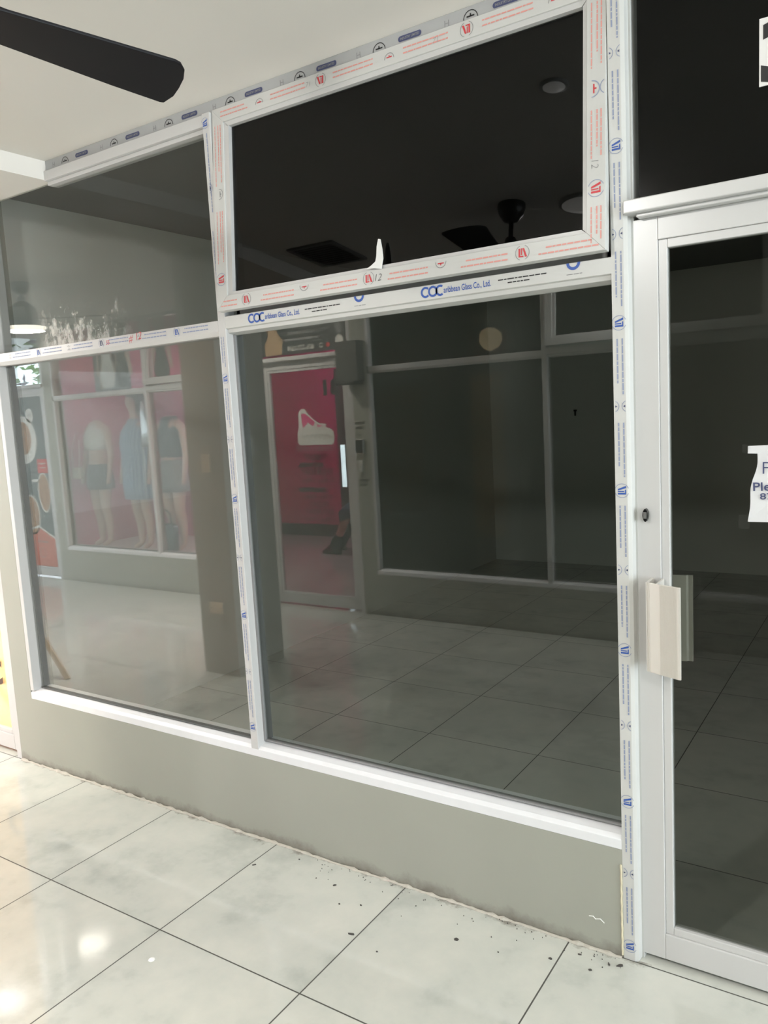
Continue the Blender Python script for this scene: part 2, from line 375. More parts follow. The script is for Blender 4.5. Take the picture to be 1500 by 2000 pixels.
def storefront(side, xo, key):
    """one shop unit: kerb wall, jamb, four lights of glazing, door and light above it"""
    g = (lambda n: M[n]) if key == 'near' else (lambda n: M['g_opp'] if key == 'vacant' else M['g_clear'])
    W = M['white']; P = {}
    X = lambda x: x + xo
    yb = lambda d: Y(side, d)
    kw = MB().box(X(-3.78), X(-.68), yb(0), yb(.13), 0, .347)
    kw.box(X(-3.78), X(-3.635), yb(0), yb(.13), .347, 2.822)
    kn = {'near': 'wall_front', 'vacant': 'wall_back', 'boutique': 'wall_back_boutique', 'neighbour': 'wall_front_neighbour', 'eatery': 'wall_back_eatery'}[key]
    P['wall'] = struct(kw.build(kn, M['kerb']), {'near': 'grey-green painted kerb wall under the empty shop windows', 'vacant': 'kerb wall under the dark vacant windows opposite', 'boutique': 'kerb wall under the boutique window', 'neighbour': 'kerb wall of the shop next door', 'eatery': 'kerb wall of the far eatery'}[key], 'wall')
    # lower left light
    r = struct(empty(nm('window'), (X(-2.9), yb(0), .347)), 'fixed lower left shop window', 'window'); P['w1'] = r
    f = MB().m(W); f.box(X(-3.635), X(-3.608), yb(0), yb(.09), .39, 1.985)
    f.build('side_jamb', None, r, .002)
    s = MB(); s.prism([(0, .347), (0, .378), (.012, .388), (.03, .392), (.09, .402), (.09, .347)], lambda u, v, t: (t, yb(u), v), X(-3.635), X(-.68))
    s.build('window_sill', M['sill'], r, .002)
    MB().box(X(-3.608), X(-3.598), yb(.055), yb(.085), .395, 1.985).box(X(-3.598), X(-2.13), yb(.038), yb(.06), .395, .402).build('gasket', M['gasket'], r)
    pane(side, r, X(-3.608), X(-2.12), .395, 1.985, g('g_left'))
    # upper left light
    r = struct(empty(nm('window'), (X(-2.9), yb(0), 1.985)), 'fixed upper left shop window', 'window'); P['w2'] = r
    b = MB(); b.prism([(0, 2.002), (.0, 2.041), (.05, 2.041), (.05, 1.985), (.012, 1.985)], lambda u, v, t: (t, yb(u), v), X(-3.66 if side > 0 else -3.62), X(-2.152))
    P['lt'] = b.build('transom_rail', W, r, .0015)
    MB().box(X(-3.635), X(-3.608), yb(0), yb(.09), 2.041, 2.725).build('side_jamb', W, r, .002)
    hx = X(-3.109 if key == 'near' else -3.635)
    MB().box(hx, X(-2.14), yb(.004), yb(.08), 2.728, 2.768).box(hx, X(-2.14), yb(.02), yb(.07), 2.712, 2.728).build('head_rail', W, r, .002)
    pane(side, r, X(-3.608), X(-2.12), 2.03, 2.73, g('g_leftup'))
    # centre mullion
    t = struct(MB().box(X(-2.152), X(-2.115), yb(0), yb(.085), .376, 2.77).build(nm('trim'), W, None, .002), 'white mullion between the left and right shop windows', 'window mullion'); P['mul'] = t
    # head channel
    t = struct(MB().box(X(-3.106 if (side > 0 and xo == 0) else -3.635), X(-.64), yb(.016), yb(.08), 2.768, HC).build(nm('trim'), M['greyfilm'], None, .001), 'grey filmed head channel along the ceiling', 'frame channel'); P['hdr'] = t
    # lower right light
    r = struct(empty(nm('window'), (X(-1.4), yb(0), .347)), 'fixed lower right shop window', 'window'); P['w3'] = r
    b = MB(); b.prism([(0, 2.008), (0, 2.052), (.05, 2.054), (.05, 1.985), (.012, 1.993), (.010, 2.006)], lambda u, v, t: (t, yb(u), v), X(-2.115), X(-.678))
    P['rt'] = b.build('transom_rail', M['white_flat'], r, .0015)
    MB().box(X(-2.115), X(-2.107), yb(.036), yb(.08), .40, 1.99).box(X(-2.107), X(-.685), yb(.038), yb(.06), .40, .406).build('gasket', M['greyi'], r)
    pane(side, r, X(-2.112), X(-.68), .398, 2.0, g('g_right'))
    # awning sash, ajar
    r = struct(empty(nm('window'), (X(-1.39), yb(0), 2.776)), 'top-hung awning sash standing slightly ajar', 'window'); P['w4'] = r
    x0, x1, Ls, w = X(-2.112), X(-.682), .712, .052
    sp = lambda u, v, t: sash_pt(side, u, v, t)
    for q, (a, bb, c, d) in enumerate(((x0, x1, 0, w), (x0, x1, Ls - w, Ls), (x0, x0 + w, w, Ls - w), (x1 - w, x1, w, Ls - w))):
        nme = ('sash_rail', 'sash_rail', 'sash_stile', 'sash_stile')[q]
        pr = MB(); 
        if q < 2:
            tri = [(a, c), (bb, c), (bb - w, c + w), (a + w, c + w)] if q == 0 else [(a + w, c), (bb - w, c), (bb, d), (a, d)]
        else:
            tri = [(a, 0.0), (a, Ls), (a + w, Ls - w), (a + w, w)] if q == 2 else [(bb, 0.0), (bb, Ls), (bb - w, Ls - w), (bb - w, w)]
        pr.prism(tri, sp, 0, -.03)
        o = pr.build(nme, M['white_flat'], r, .0012)
        # inner bead stepping back to the glass
        bd = MB()
        tr2 = {0: [(a + w, w), (bb - w, w), (bb - w - .016, w + .016), (a + w + .016, w + .016)], 1: [(a + w + .016, Ls - w - .012), (bb - w - .016, Ls - w - .012), (bb - w, Ls - w), (a + w, Ls - w)],
               2: [(a + w, w), (a + w, Ls - w), (a + w + .022, Ls - w - .012), (a + w + .022, w + .016)], 3: [(bb - w, w), (bb - w, Ls - w), (bb - w - .012, Ls - w - .012), (bb - w - .012, w + .016)]}[q]
        bd.prism(tr2, sp, -.006, -.028); bd.build('glazing_bead', W, o)
    gp = MB(); gp.prism([(x0 + w, w), (x1 - w, w), (x1 - w, Ls - w), (x0 + w, Ls - w)], sp, -.022, -.028); gp.build('glass_pane', g('g_sash'), r)
    # fixed frame behind the sash
    fb = MB(); fb.box(X(-2.115), X(-2.085), yb(.05), yb(.09), 2.054, 2.77); fb.box(X(-.705), X(-.678), yb(.05), yb(.09), 2.054, 2.77); fb.box(X(-2.1), X(-.69), yb(.05), yb(.09), 2.054, 2.078); fb.box(X(-2.1), X(-.69), yb(.05), yb(.09), 2.742, 2.768)
    fb.build('fixed_frame', M['white_flat'], r)
    # post between window and door
    pt = MB().m(M['white_flat']); pt.prism([(-.68, 0), (-.646, 0), (-.636, .006), (-.634, .03), (-.627, .03), (-.627, .09), (-.68, .09)], lambda u, v, t: (X(u), yb(v), t), 0, 2.79)
    t = struct(pt.build(nm('trim'), None, None, .001), 'tall white post between the shop window and the glass door', 'door post'); P['post'] = t
    # door
    r = struct(empty(nm('door'), (X(-.15), yb(.03), 0)), 'white framed glass shop door', 'door'); P['door'] = r
    dx0, dx1 = X(-.629), X(.33)
    for nme, bx in (('door_stile', (dx0, dx0 + .064, .018, 2.142)), ('door_stile', (dx1 - .064, dx1, .018, 2.142)), ('top_rail', (dx0 + .064, dx1 - .064, 2.083, 2.142)), ('bottom_rail', (dx0 + .064, dx1 - .064, .018, .098))):
        MB().box(bx[0], bx[1], yb(.03), yb(.072), bx[2], bx[3]).build(nme, W, r, .002)
    bd = MB(); frame_rect(bd, side, dx0 + .064, dx1 - .064, .098, 2.083, .023, .036, .066); bd.build('glazing_bead', W, r, .002)
    pane(side, r, dx0 + .08, dx1 - .08, .118, 2.065, g('g_door'), .048)
    # door head bar and light above
    t = struct(MB().box(X(-.640), X(.36), yb(-.022), yb(.085), 2.152, 2.186).box(X(-.612), X(.36), yb(.0), yb(.08), 2.142, 2.153).build(nm('trim'), W, None, .003), 'white bar over the shop door', 'door head'); P['bar'] = t
    t = struct(MB().box(X(.33), X(.37), yb(0), yb(.09), 0, 2.79).build(nm('trim'), W, None, .002), 'white frame post on the hinge side of the door', 'door post')
    r = struct(empty(nm('window'), (X(-.15), yb(0), 2.186)), 'fixed light above the shop door', 'window'); P['w5'] = r
    MB().box(X(-.612), X(.33), yb(.01), yb(.08), 2.76, 2.81).build('head_rail', W, r, .002)
    P['w5g'] = pane(side, r, X(-.612), X(.33), 2.186, 2.765, g('g_door_up'), .035)
    return P

near = storefront(1, 0, 'near')
nb = storefront(1, -MOD, 'neighbour')
vac = storefront(-1, 0, 'vacant')
bou = storefront(-1, -MOD, 'boutique')
eat = storefront(-1, -2 * MOD, 'eatery')

# shells of the shops
def party(name, x, y0, y1, m, t=.06, z1=2.822): return struct(MB().box(x, x - t, y0, y1, 0, z1).build(name, m), None)
party('wall_left', -3.76, .09, 5.65, M['inner'], .03); party('wall_left_neighbour', -3.79, .13, 5.65, M['orange'], .03)
party('wall_right', .50, .0, 5.65, M['inner'], -.12)
struct(MB().box(-3.79, .62, 5.65, 5.75, 0, 2.822).build('wall_rear', M['inner']))
struct(MB().box(-8.1, -3.82, 2.6, 2.7, 0, 2.822).build('wall_rear_neighbour', M['orange']))
party('wall_side_neighbour', -7.95, .13, 2.6, M['orange'], .06)
struct(MB().box(.37, 4.3, 0, .12, 0, 2.822).build('wall_front_right', M['kerb']))
struct(MB().box(.37, 4.3, YO, YO - .12, 0, 2.822).build('wall_back_right', M['kerb']))
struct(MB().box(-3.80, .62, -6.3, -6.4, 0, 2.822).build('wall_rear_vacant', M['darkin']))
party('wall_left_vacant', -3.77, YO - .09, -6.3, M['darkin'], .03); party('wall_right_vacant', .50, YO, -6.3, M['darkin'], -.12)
party('wall_right_boutique', -3.80, YO - .13, -6.42, M['pinkwall'], .03)
struct(MB().box(-7.98, -3.80, -6.42, -6.52, 0, 2.822).build('wall_rear_boutique', M['pinkwall']))
struct(MB().box(-7.93, -5.85, -4.3, -4.36, 0, 2.822).build('wall_display_boutique', M['pinkwall']))
struct(MB().box(-7.93, -3.83, -6.395, -6.42, 0, .16).build('baseboard_boutique', M['greybox']))
party('wall_left_boutique', -7.93, YO - .13, -6.42, M['pinkwall'], .05)
struct(MB().box(-7.88, -5.85, -3.2, -4.29, 0, .33).build('wall_display_plinth', M['inner']))
# the pillar standing in the corridor
pil = MB().box(-3.935, -3.617, -1.35, -1.795, 0, LC)
struct(pil.build('wall_pillar', M['pillar'], None, .003), 'square grey-brown pillar standing in the corridor', 'pillar')

# ------------------------------------------------------------------ printed film on the near frames
rnd = random.Random(3)
e = .0009
# right post: print runs downwards
mb = MB(); fn = lambda u, v: (v, -e, -u)
for k in range(7):
    z = 2.333 + .4575 * (1 - k)
    if z < 2.85: logo_mark(mb, fn, -z, -.661, .030, M['blue'], M['blueg'])
    if z + .233 < 2.76: paren_mark(mb, fn, -(z + .233), -.661, .026, M['navy'], M['blueg'])
    for a in (z - .042, z + .188):
        if a < .16 or a > 2.75: continue
        mb.m(M['blueg']); words(mb, fn, -a, -.655, .15, .0038, rnd); words(mb, fn, -a, -.669, .12, .0038, rnd)
mb.build('printed_film', None, near['post'])
# centre mullion, lower part
mb = MB()
for k in range(-1, 7):
    z = 1.827 - .2265 * k
    if z > 2.0 or z < .4: continue
    if k % 2 == 0: logo_mark(mb, fn, -z, -2.136, .027, M['blue'], M['blueg'])
    else: paren_mark(mb, fn, -z, -2.136, .022, M['navy'], M['blueg'])
    if z - .19 > .42:
        mb.m(M['blueg']); words(mb, fn, -(z - .036), -2.132, .15, .0035, rnd); words(mb, fn, -(z - .036), -2.143, .12, .0035, rnd)
mb.m(M['blueg']); words(mb, fn, -1.98, -2.132, .11, .0035, rnd); words(mb, fn, -1.98, -2.143, .1, .0035, rnd)
mb.build('printed_film', None, near['mul'])
# mullion, upper part: a blue mark and print
mb = MB(); logo_mark(mb, fn, -2.735, -2.138, .028, M['blue'], M['blueg'])
mb.m(M['blueg']); words(mb, fn, -2.70, -2.136, .28, .004, rnd); half_mark(mb, fn, -2.51, -2.142, .03, M['navy'], M['blueg']); mb.m(M['blueg']); words(mb, fn, -2.36, -2.142, .2, .003, rnd)
mb.build('printed_film', None, near['mul'])
# left transom: upside-down print
mb = MB(); fn = lambda u, v: (-u, -e, 4.043 - v)
for k, x in enumerate((-2.374, -2.829, -3.271, -3.69)):
    if x < -3.6: continue
    logo_mark(mb, fn, -x, 2.021, .028, M['blue'] if k != 1 else M['navy'], M['blueg'])
    for L0 in (.06, -.17):
        a = -x + L0; a0 = max(a, 2.17); L = a + .14 - a0
        if a0 + L > 3.6: L = 3.6 - a0
        if L > .03: mb.m(M['blueg']); words(mb, fn, a0, 2.025, L, .0042, rnd); words(mb, fn, a0, 2.011, L * .9, .0042, rnd)
    if k < 3: paren_mark(mb, fn, -x + .22, 2.021, .02, M['navy'], M['greyi'])
mb.build('printed_film', None, near['lt'])
mb = MB().m(M['red']); fn = lambda u, v: (u, -e * 1.3, v)
put_text(mb, fn, '# 12', -2.655, 2.007, .030, rot=.12, shear=.3, bold=-.01); put_text(mb, fn, '55', -2.80, 2.012, .017, shear=.2)
mb.build('handwritten_mark', None, near['lt'])
# right transom
mb = MB(); fn = lambda u, v: (u, -e, v)
for x in (-2.0, -1.275):
    mb.m(M['blue'])
    for dx in (0, .026): arc(mb, fn, x + .016 + dx, 2.031, .0105, .0065, .25 * PI if dx == 0 else 0, 1.75 * PI if dx == 0 else 2 * PI)
    arc(mb, fn, x + .068, 2.031, .0105, .0065, .3 * PI, 1.7 * PI)
    put_text(mb, fn, 'aribbean Glass Co., Ltd.', x + .080, 2.022, .018, .158, bold=.012)
    mb.m(M['black']); words(mb, fn, x + .262, 2.033, .15, .0032, rnd); words(mb, fn, x + .292, 2.0225, .07, .0032, rnd)
    mb.m(M['blue']); arc(mb, fn, x + .49, 2.052, .012, .008, PI, 2 * PI)
    mb.m(M['greyi']); words(mb, fn, x + .47, 2.020, .045, .002, rnd)
mb.build('printed_film', None, near['rt'])
# head channel
mb = MB(); fn = lambda u, v: (u, .016 - e, v)
for k in range(9):
    x = -2.90 + .3155 * k
    if x > -.72: break
    mb.m(M['navy']); w = .082; h = .017; zc = 2.789
    poly(mb, fn, [(x + .041 + (w / 2 - h / 2) * (1 if math.cos(a) > 0 else -1) + h / 2 * math.cos(a), zc + h / 2 * math.sin(a)) for a in [i * PI / 8 + .01 for i in range(16)]])
    mb.m(M['greyi']); put_text(mb, lambda u, v: (u, .016 - 2 * e, v), 'INDUSTRY LIMITED', x + .008, zc - .0035, .007, .066, bold=.02)
    half_mark(mb, fn, x - .07, 2.778, .042, M['black'], M['black'])
    mb.m(M['greyi']); put_text(mb, fn, 'H', x - .155, 2.778, .018)
mb.build('printed_film', None, near['hdr'])
# sash prints: red, on rails and stiles
def sash_children(n): return [c for c in near['w4'].children if c.name.startswith(n)]
rails = sash_children('sash_rail'); stiles = sash_children('sash_stile')
sx0 = -2.112; sx1 = -.682; Ls = .712
mb = MB(); fn = lambda u, v: sash_pt(1, u, -v, e)
for k in range(6):
    x = -1.885 + .2655 * k
    if x > -.73: break
    (half_mark if k % 2 == 0 else logo_mark)(mb, fn, x, -.026 if k % 2 else -.034, .032, M['red'], M['greyi'])
    mb.m(M['redg']); L = min(.155, -.74 - x - .03)
    if L > .03: words(mb, fn, x + .05, -.019, L, .004, rnd); words(mb, fn, x + .05, -.034, L, .004, rnd)
mb.m(M['redg']); words(mb, fn, -2.07, -.019, .12, .004, rnd); words(mb, fn, -2.07, -.034, .13, .004, rnd)
mb.m(M['greyi']); put_text(mb, fn, '71', -1.68, -.034, .016, shear=.2, bold=-.02); put_text(mb, fn, '71', -1.20, -.034, .016, shear=.2, bold=-.02)
mb.build('printed_film', None, rails[0])
mb = MB(); fn = lambda u, v: sash_pt(1, -u, Ls - .052 + v, e)
for k in range(6):
    x = -1.967 + .2622 * k
    if x > -.73: break
    if k % 2 == 0: logo_mark(mb, fn, -x, .024, .032, M['red'], M['greyi'])
    else: half_mark(mb, fn, -x, .010, .034, M['red'], M['greyi'])
    mb.m(M['redg']); a = -x + .045; L = min(.15, 2.09 - a)
    if L > .02: words(mb, fn, a, .034, L, .0042, rnd); words(mb, fn, a, .018, L * .92, .0042, rnd)
mb.m(M['redg']); words(mb, fn, .70, .034, .17, .0042, rnd); words(mb, fn, .72, .018, .13, .0042, rnd)
mb.build('printed_film', None, rails[1])
mb = MB().m(M['black']); put_text(mb, lambda u, v: sash_pt(1, u, -v, e), '12', -1.418, -(Ls - .016), .022, shear=.25, bold=-.02); mb.build('handwritten_mark', None, rails[1])
for st, x in ((stiles[0], sx0 + .026), (stiles[1], sx1 - .026)):
    mb = MB(); fn = lambda u, v, x=x: sash_pt(1, x + v, u, e)
    right = x > -1.4
    for t in ((.09, .29, .548) if right else (.30, .60)):
        if t == .548 or (not right and t == .60): logo_mark(mb, fn, t, 0, .034, M['red'], M['blueg'])
        elif t == .29: half_mark(mb, fn, t, -.012, .04, M['red'], M['blueg'], 1); mb.m(M['blueg']); arc(mb, fn, t, .03, .018, .002, PI * 1.15, PI * 1.85)
        elif not right: half_mark(mb, fn, t, 0, .034, M['greyi'], M['greyi'])
    mb.m(M['redg'])
    for a, L in (((.07, .16), (.345, .12), (.595, .09)) if right else ((.06, .2), (.36, .18))):
        words(mb, fn, a, .012, L, .0035, rnd); words(mb, fn, a, .001, L * .8, .0035, rnd); words(mb, fn, a, -.014, L * 1.05, .003, rnd)
    if right: mb.m(M['greyi']); put_text(mb, fn, '12', .475, -.012, .02, shear=.1, bold=-.02)
    mb.build('printed_film', None, st)
# torn flap of film sticking up from the sash
fl = MB(); out = [(-1.448, .066), (-1.418, .064), (-1.392, .058), (-1.385, .09), (-1.388, .12), (-1.394, .15), (-1.402, .152), (-1.408, .13), (-1.410, .10), (-1.414, .084), (-1.43, .074)]
fl.prism(out, lambda u, v, t: sash_pt(1, u, Ls - v + .008, t), .004, .0015)
fl.build('torn_film_flap', M['whitecloth'], near['w4'])

# ------------------------------------------------------------------ near door furniture
def door_handle():
    r = near['door']
    # outer pull: a folded aluminium channel, ribbed on its wide flange
    h = MB(); z0, z1 = .918, 1.170
    prof = [(-.592, .030), (-.592, -.030), (-.588, -.034), (-.553, -.050), (-.497, -.072), (-.491, -.072), (-.491, -.066), (-.552, -.044), (-.584, -.029), (-.584, .030)]
    h.prism(prof, lambda u, v, t: (u, v, t), z0, z1)
    h.box(-.562, -.557, -.042, .03, z0, z1)
    o = h.build('door_handle', M['handle'], r, .0008)
    rb = MB()
    for k in range(18):
        t = k / 17; x = -.549 + t * .047; y = -.0517 - t * .0186; rb.box(x, x + .0012, y - .0006, y + .001, z0 + .001, z1 - .001)
    for k in range(3): rb.box(-.5885 + k * .004, -.5875 + k * .004, -.0352 - k * .0014, -.033, z0, z1)
    rb.build('grip_ribs', M['handle'], o)
    # inner pull seen through the glass
    h = MB(); prof = [(-.60, .072), (-.60, .128), (-.512, .148), (-.506, .148), (-.506, .141), (-.518, .141), (-.522, .136), (-.592, .120), (-.592, .072)]
    h.prism(prof, lambda u, v, t: (u, v, t), .905, 1.160); h.build('inner_door_handle', M['handle'], r, .0008)
    l = MB(); l.prism([(-.603 + .0085 * math.cos(a) * .9, 1.348 + .0165 * math.sin(a)) if abs(math.sin(a)) < .6 else (-.603 + .0085 * .8 * math.cos(a), 1.348 + .0185 * math.sin(a)) for a in [i * PI / 10 for i in range(20)]], lambda u, v, t: (u, t, v), .031, .014)
    o = l.build('door_lock', M['lock'], r, .002)
    k = MB(); k.box(-.6075, -.5985, .0125, .0145, 1.339, 1.357); k.build('lock_keyway', M['chrome'], o)
door_handle()

# notice on the door glass
r = tag(empty('paper_notice', (-.24, .046, 1.33)), 'white handwritten paper notice taped to the glass door', 'notice')
pp = MB(); N = 16
left = []
for i in range(N + 1):
    t = i / N; z = 1.334 + t * .178
    left.append((-.346 + .022 * math.sin(min(t * 1.15, 1) * PI / 2) ** 1.6 - .006 * math.exp(-((t - .55) / .22) ** 2) + (0.002 * math.sin(9 * t)), z))
outl = [(-.14, 1.334)] + [(-.346, 1.334)] + left[1:] + [(-.346, 1.513), (-.346, 1.532), (-.14, 1.538)]
pp.prism([(u, v) for u, v in outl], lambda u, v, t: (u, t - .006 * (1 - min(1, abs((v - 1.43) / .11)) ** 2) * max(0, 1 - (u + .35) / .05), v), .0455, .0445)
pp.build('paper_sheet', M['paper'], r)
mb = MB().m(M['navy']); fn = lambda u, v: (u, .0372, v)
for s_, u_, v_, h_, w_, b_, t_ in (('F', -.310, 1.460, .032, None, -.01, 0), ('Please', -.332, 1.416, .022, .088, .012, .03), ('876', -.316, 1.394, .016, .046, .012, .03)):
    mb = MB().m(M['navy']); put_text(mb, fn, s_, u_, v_, h_, w_, bold=b_, rot=t_); mb.build('handwritten_line', None, r)
tp = MB(); tp.box(-.368, -.342, .0430, .0438, 1.315, 1.352); tp.build('tape_strip', M['tape'], r)
tp = MB(); tp.box(-.360, -.34, .0430, .0438, 1.515, 1.536); tp.build('tape_strip', M['tape'], r)

# number plate on the light above the door
r = tag(empty('number_plate', (-.24, .033, 2.40)), 'white plate with a black figure 3 on the dark glass above the door', 'sign')
MB().box(-.321, -.155, .0345, .031, 2.402, 2.556).build('plate', M['plaque'], r)
mb = MB().m(M['black']); put_text(mb, lambda u, v: (u, .0302, v), '3', -.317, 2.412, .130, .12, bold=.04); mb.build('numeral', None, r)

# yellowed caulk where kerb wall meets post, crumbly mortar along the kerb foot
mb = MB(); pts = []
for i in range(30):
    t = i / 29; pts.append((-.683 + .0005 * math.sin(i * 1.7), -.001, .01 + t * .29))
mb.tube(pts, [.0028 + .0006 * math.sin(i * 2.3) ** 2 for i in range(30)], 6); o = mb.build('caulk_bead', M['caulk'], near['wall'])
mb = MB(); pts = []; rr = []
rg = random.Random(5)
for i in range(160):
    x = -3.775 + i * (3.09 / 159); pts.append((x, -.004 + rg.uniform(-.003, .002), .001)); rr.append(.004 + rg.random() ** 3 * .006)
mb.tube(pts, rr, 6); mb.build('mortar_bead', M['mortar'], near['wall'])
# a chipped fleck of paint at the corner of the kerb wall
mb = MB()
mb.tube([(-.785, .0005, .103), (-.772, .0, .106), (-.765, .0005, .099), (-.75, .0, .104), (-.738, .0005, .094)], .0018, 5); mb.build('chipped_paint', M['inner'], near['wall'])

# grit on the tiles
mb = MB()
def blob(x, y, r, asp, ang):
    r *= .75; n = 9; mb.prism([(x + r * (1 + .3 * rg.uniform(-1, 1)) * (math.cos(a) * math.cos(ang) - asp * math.sin(a) * math.sin(ang)), y + r * (1 + .3 * rg.uniform(-1, 1)) * (math.cos(a) * math.sin(ang) + asp * math.sin(a) * math.cos(ang))) for a in [2 * PI * k / n for k in range(n)]], lambda u, v, t: (u, v, t), .0, .003)
for x, y, r_, a_, g_ in ((-1.47, -.31, .014, .35, .3), (-1.16, -.17, .009, .8, 0), (-.87, -.11, .008, .7, 0), (-2.03, -.16, .010, .3, .8), (-.75, -.10, .006, .8, 0), (-1.68, -.12, .008, .5, 1), (-1.6, -.2, .004, .8, 0), (-1.53, -.17, .005, .7, 0), (-1.9, -.05, .004, .8, 0), (-1.35, -.34, .004, .8, 0), (-1.02, -.16, .003, .8, 0), (-.68, -.04, .014, .5, .6), (-.71, -.05, .009, .4, 2), (-.80, -.05, .008, .35, .2)):
    blob(x, y, r_, a_, g_)
for k in range(60):
    x = rg.uniform(-1.9, -.66); blob(x, -abs(rg.gauss(0, .045)) - .012, rg.uniform(.001, .003), .6, rg.uniform(0, 3))
tag(mb.build('floor_grit', M['grit']), 'dark grit scattered on the tiles along the kerb wall', 'dirt', None, 'stuff')
mb = MB(); mb.lathe((-1.955, -.715, 0), [(.011, 0), (.010, .0012), (.006, .0018)], 18)
tag(mb.build('paint_drop', M['spot'], None, 0, True), 'small white paint drop on the floor tile', 'paint drop')

# ------------------------------------------------------------------ inside the empty shop
mb = MB(); mb.box(-2.835, -2.805, 5.635, 5.65, 1.575, 1.592); mb.box(-2.824, -2.814, 5.625, 5.65, 1.53, 1.58)
tag(mb.build('wall_hook', M['lock']), 'small dark fitting on the rear wall of the empty shop', 'hook')

# ------------------------------------------------------------------ ceiling fans
def fan(loc, drop, a0, label, light):
    x, y, z = loc
    r = tag(empty('ceiling_fan', (x, y, z)), label, 'fan', 'corridor ceiling fans')
    MB().lathe(loc, [(.065, 0), (.066, -.02), (.058, -.05), (.038, -.078), (.02, -.085)]).build('canopy', M['fanm'], r, 0, True)
    MB().lathe(loc, [(.011, -.08), (.011, -drop + .1)], 12).lathe(loc, [(.024, -drop + .145), (.028, -drop + .13), (.024, -drop + .112)], 16).build('downrod', M['fanm'], r, 0, True)
    MB().lathe(loc, [(.02, -drop + .115), (.05, -drop + .10), (.085, -drop + .065), (.095, -drop + .03), (.095, -drop - .015), (.07, -drop - .05), (.045, -drop - .065)]).build('motor_housing', M['fanm'], r, 0, True)
    for k in range(5):
        an = a0 + k * 2 * PI / 5
        ca, sa = math.cos(an), math.sin(an); tilt = math.radians(-9)
        def P(u, v, t, ca=ca, sa=sa):
            return (x + u * ca - v * math.cos(tilt) * sa, y + u * sa + v * math.cos(tilt) * ca, z - drop - .02 + v * math.sin(tilt) + t)
        out = [(.17, -.05), (.5, -.073), (.572, -.078), (.590, -.074), (.612, -.056), (.630, -.026), (.643, .012), (.652, .05), (.648, .088), (.638, .091), (.5, .082), (.17, .052)]
        b = MB(); b.prism(out, P, 0, .007); bl = b.build('blade', M['fan'], r, .002)
        br = MB(); br.prism([(.07, -.018), (.13, -.014), (.17, -.045), (.24, -.04), (.25, 0), (.24, .04), (.17, .045), (.13, .014), (.07, .018)], P, .007, .012); br.build('blade_bracket', M['fanm'], bl)
    if light:
        MB().lathe(loc, [(.05, -drop - .055), (.12, -drop - .06), (.15, -drop - .068)]).build('light_fitting', M['fanm'], r, 0, True)
        MB().lathe(loc, [(.15, -drop - .068), (.148, -drop - .080), (.11, -drop - .088), (.01, -drop - .090)]).build('light_bowl', M['glow'], r, 0, True)
    return r
fan((-1.585, -1.36, HC), .305, math.radians(82.5), 'dark five-blade ceiling fan reaching in at the top left', False)
fan((-5.335, -1.20, LC), .245, math.radians(40), 'dark ceiling fan with a lit bowl mirrored in the left window', True)

# ceiling fittings
r = tag(empty('ceiling_vent', (-2.79, -1.51, HC)), 'dark square ceiling vent mirrored in the awning sash', 'vent')
mb = MB(); frame = ((-2.95, -2.63, -1.68, -1.655), (-2.95, -2.63, -1.365, -1.34), (-2.95, -2.925, -1.655, -1.365), (-2.655, -2.63, -1.655, -1.365))
for q in frame: mb.box(q[0], q[1], q[2], q[3], HC, HC - .012)
mb.build('vent_frame', M['ventf'], r)
mb = MB().box(-2.925, -2.655, -1.655, -1.365, HC, HC - .003)
for k in range(9): mb.box(-2.92, -2.66, -1.64 + k * .031, -1.628 + k * .031, HC - .003, HC - .010)
mb.build('vent_grille', M['vent'], r)
r = tag(empty('ceiling_light', (-1.28, -1.50, HC)), 'round white ceiling light beside the dark fan, mirrored in the awning sash', 'light')
MB().lathe((-1.28, -1.50, HC), [(.12, 0), (.12, -.008), (.105, -.014)]).build('light_rim', M['white'], r, 0, True)
MB().lathe((-1.28, -1.50, HC), [(.105, -.0142), (.06, -.018), (.01, -.019)]).build('light_cover', M['disc'], r, 0, True)
r = tag(empty('ceiling_downlight', (-1.03, -.47, HC)), 'small round downlight mirrored at the top right of the awning sash', 'light')
MB().lathe((-1.03, -.47, HC), [(.05, 0), (.05, -.005), (.04, -.008)]).build('downlight_trim', M['white'], r, 0, True)
MB().lathe((-1.03, -.47, HC), [(.038, -.0082), (.01, -.010)]).build('downlight_lens', M['disc'], r, 0, True)
r = tag(empty('ceiling_panel_light', (-5.74, -.72, LC)), 'bright round panel light on the lowered ceiling', 'light')
MB().lathe((-5.74, -.72, LC), [(.13, 0), (.13, -.02)]).build('light_rim', M['white'], r, 0, True)
MB().lathe((-5.74, -.72, LC), [(.122, -.0202), (.05, -.022)]).build('light_cover', M['panel'], r, 0, True)

r = tag(empty('trestle', (-5.2, -.90, 0)), 'low wooden trestle mirrored in the lower left corner of the left window', 'trestle')
for a, b in (((-4.705, -.83, 0), (-5.23, -.86, .52)), ((-5.80, -.83, 0), (-5.27, -.86, .52)), ((-5.95, -1.0, 0), (-5.25, -.88, .52))):
    MB().tube([a, b], .021, 4).build('leg', M['wood'], r)
MB().box(-5.55, -5.12, -.88, -.84, .51, .56).build('top_rail', M['wood'], r)

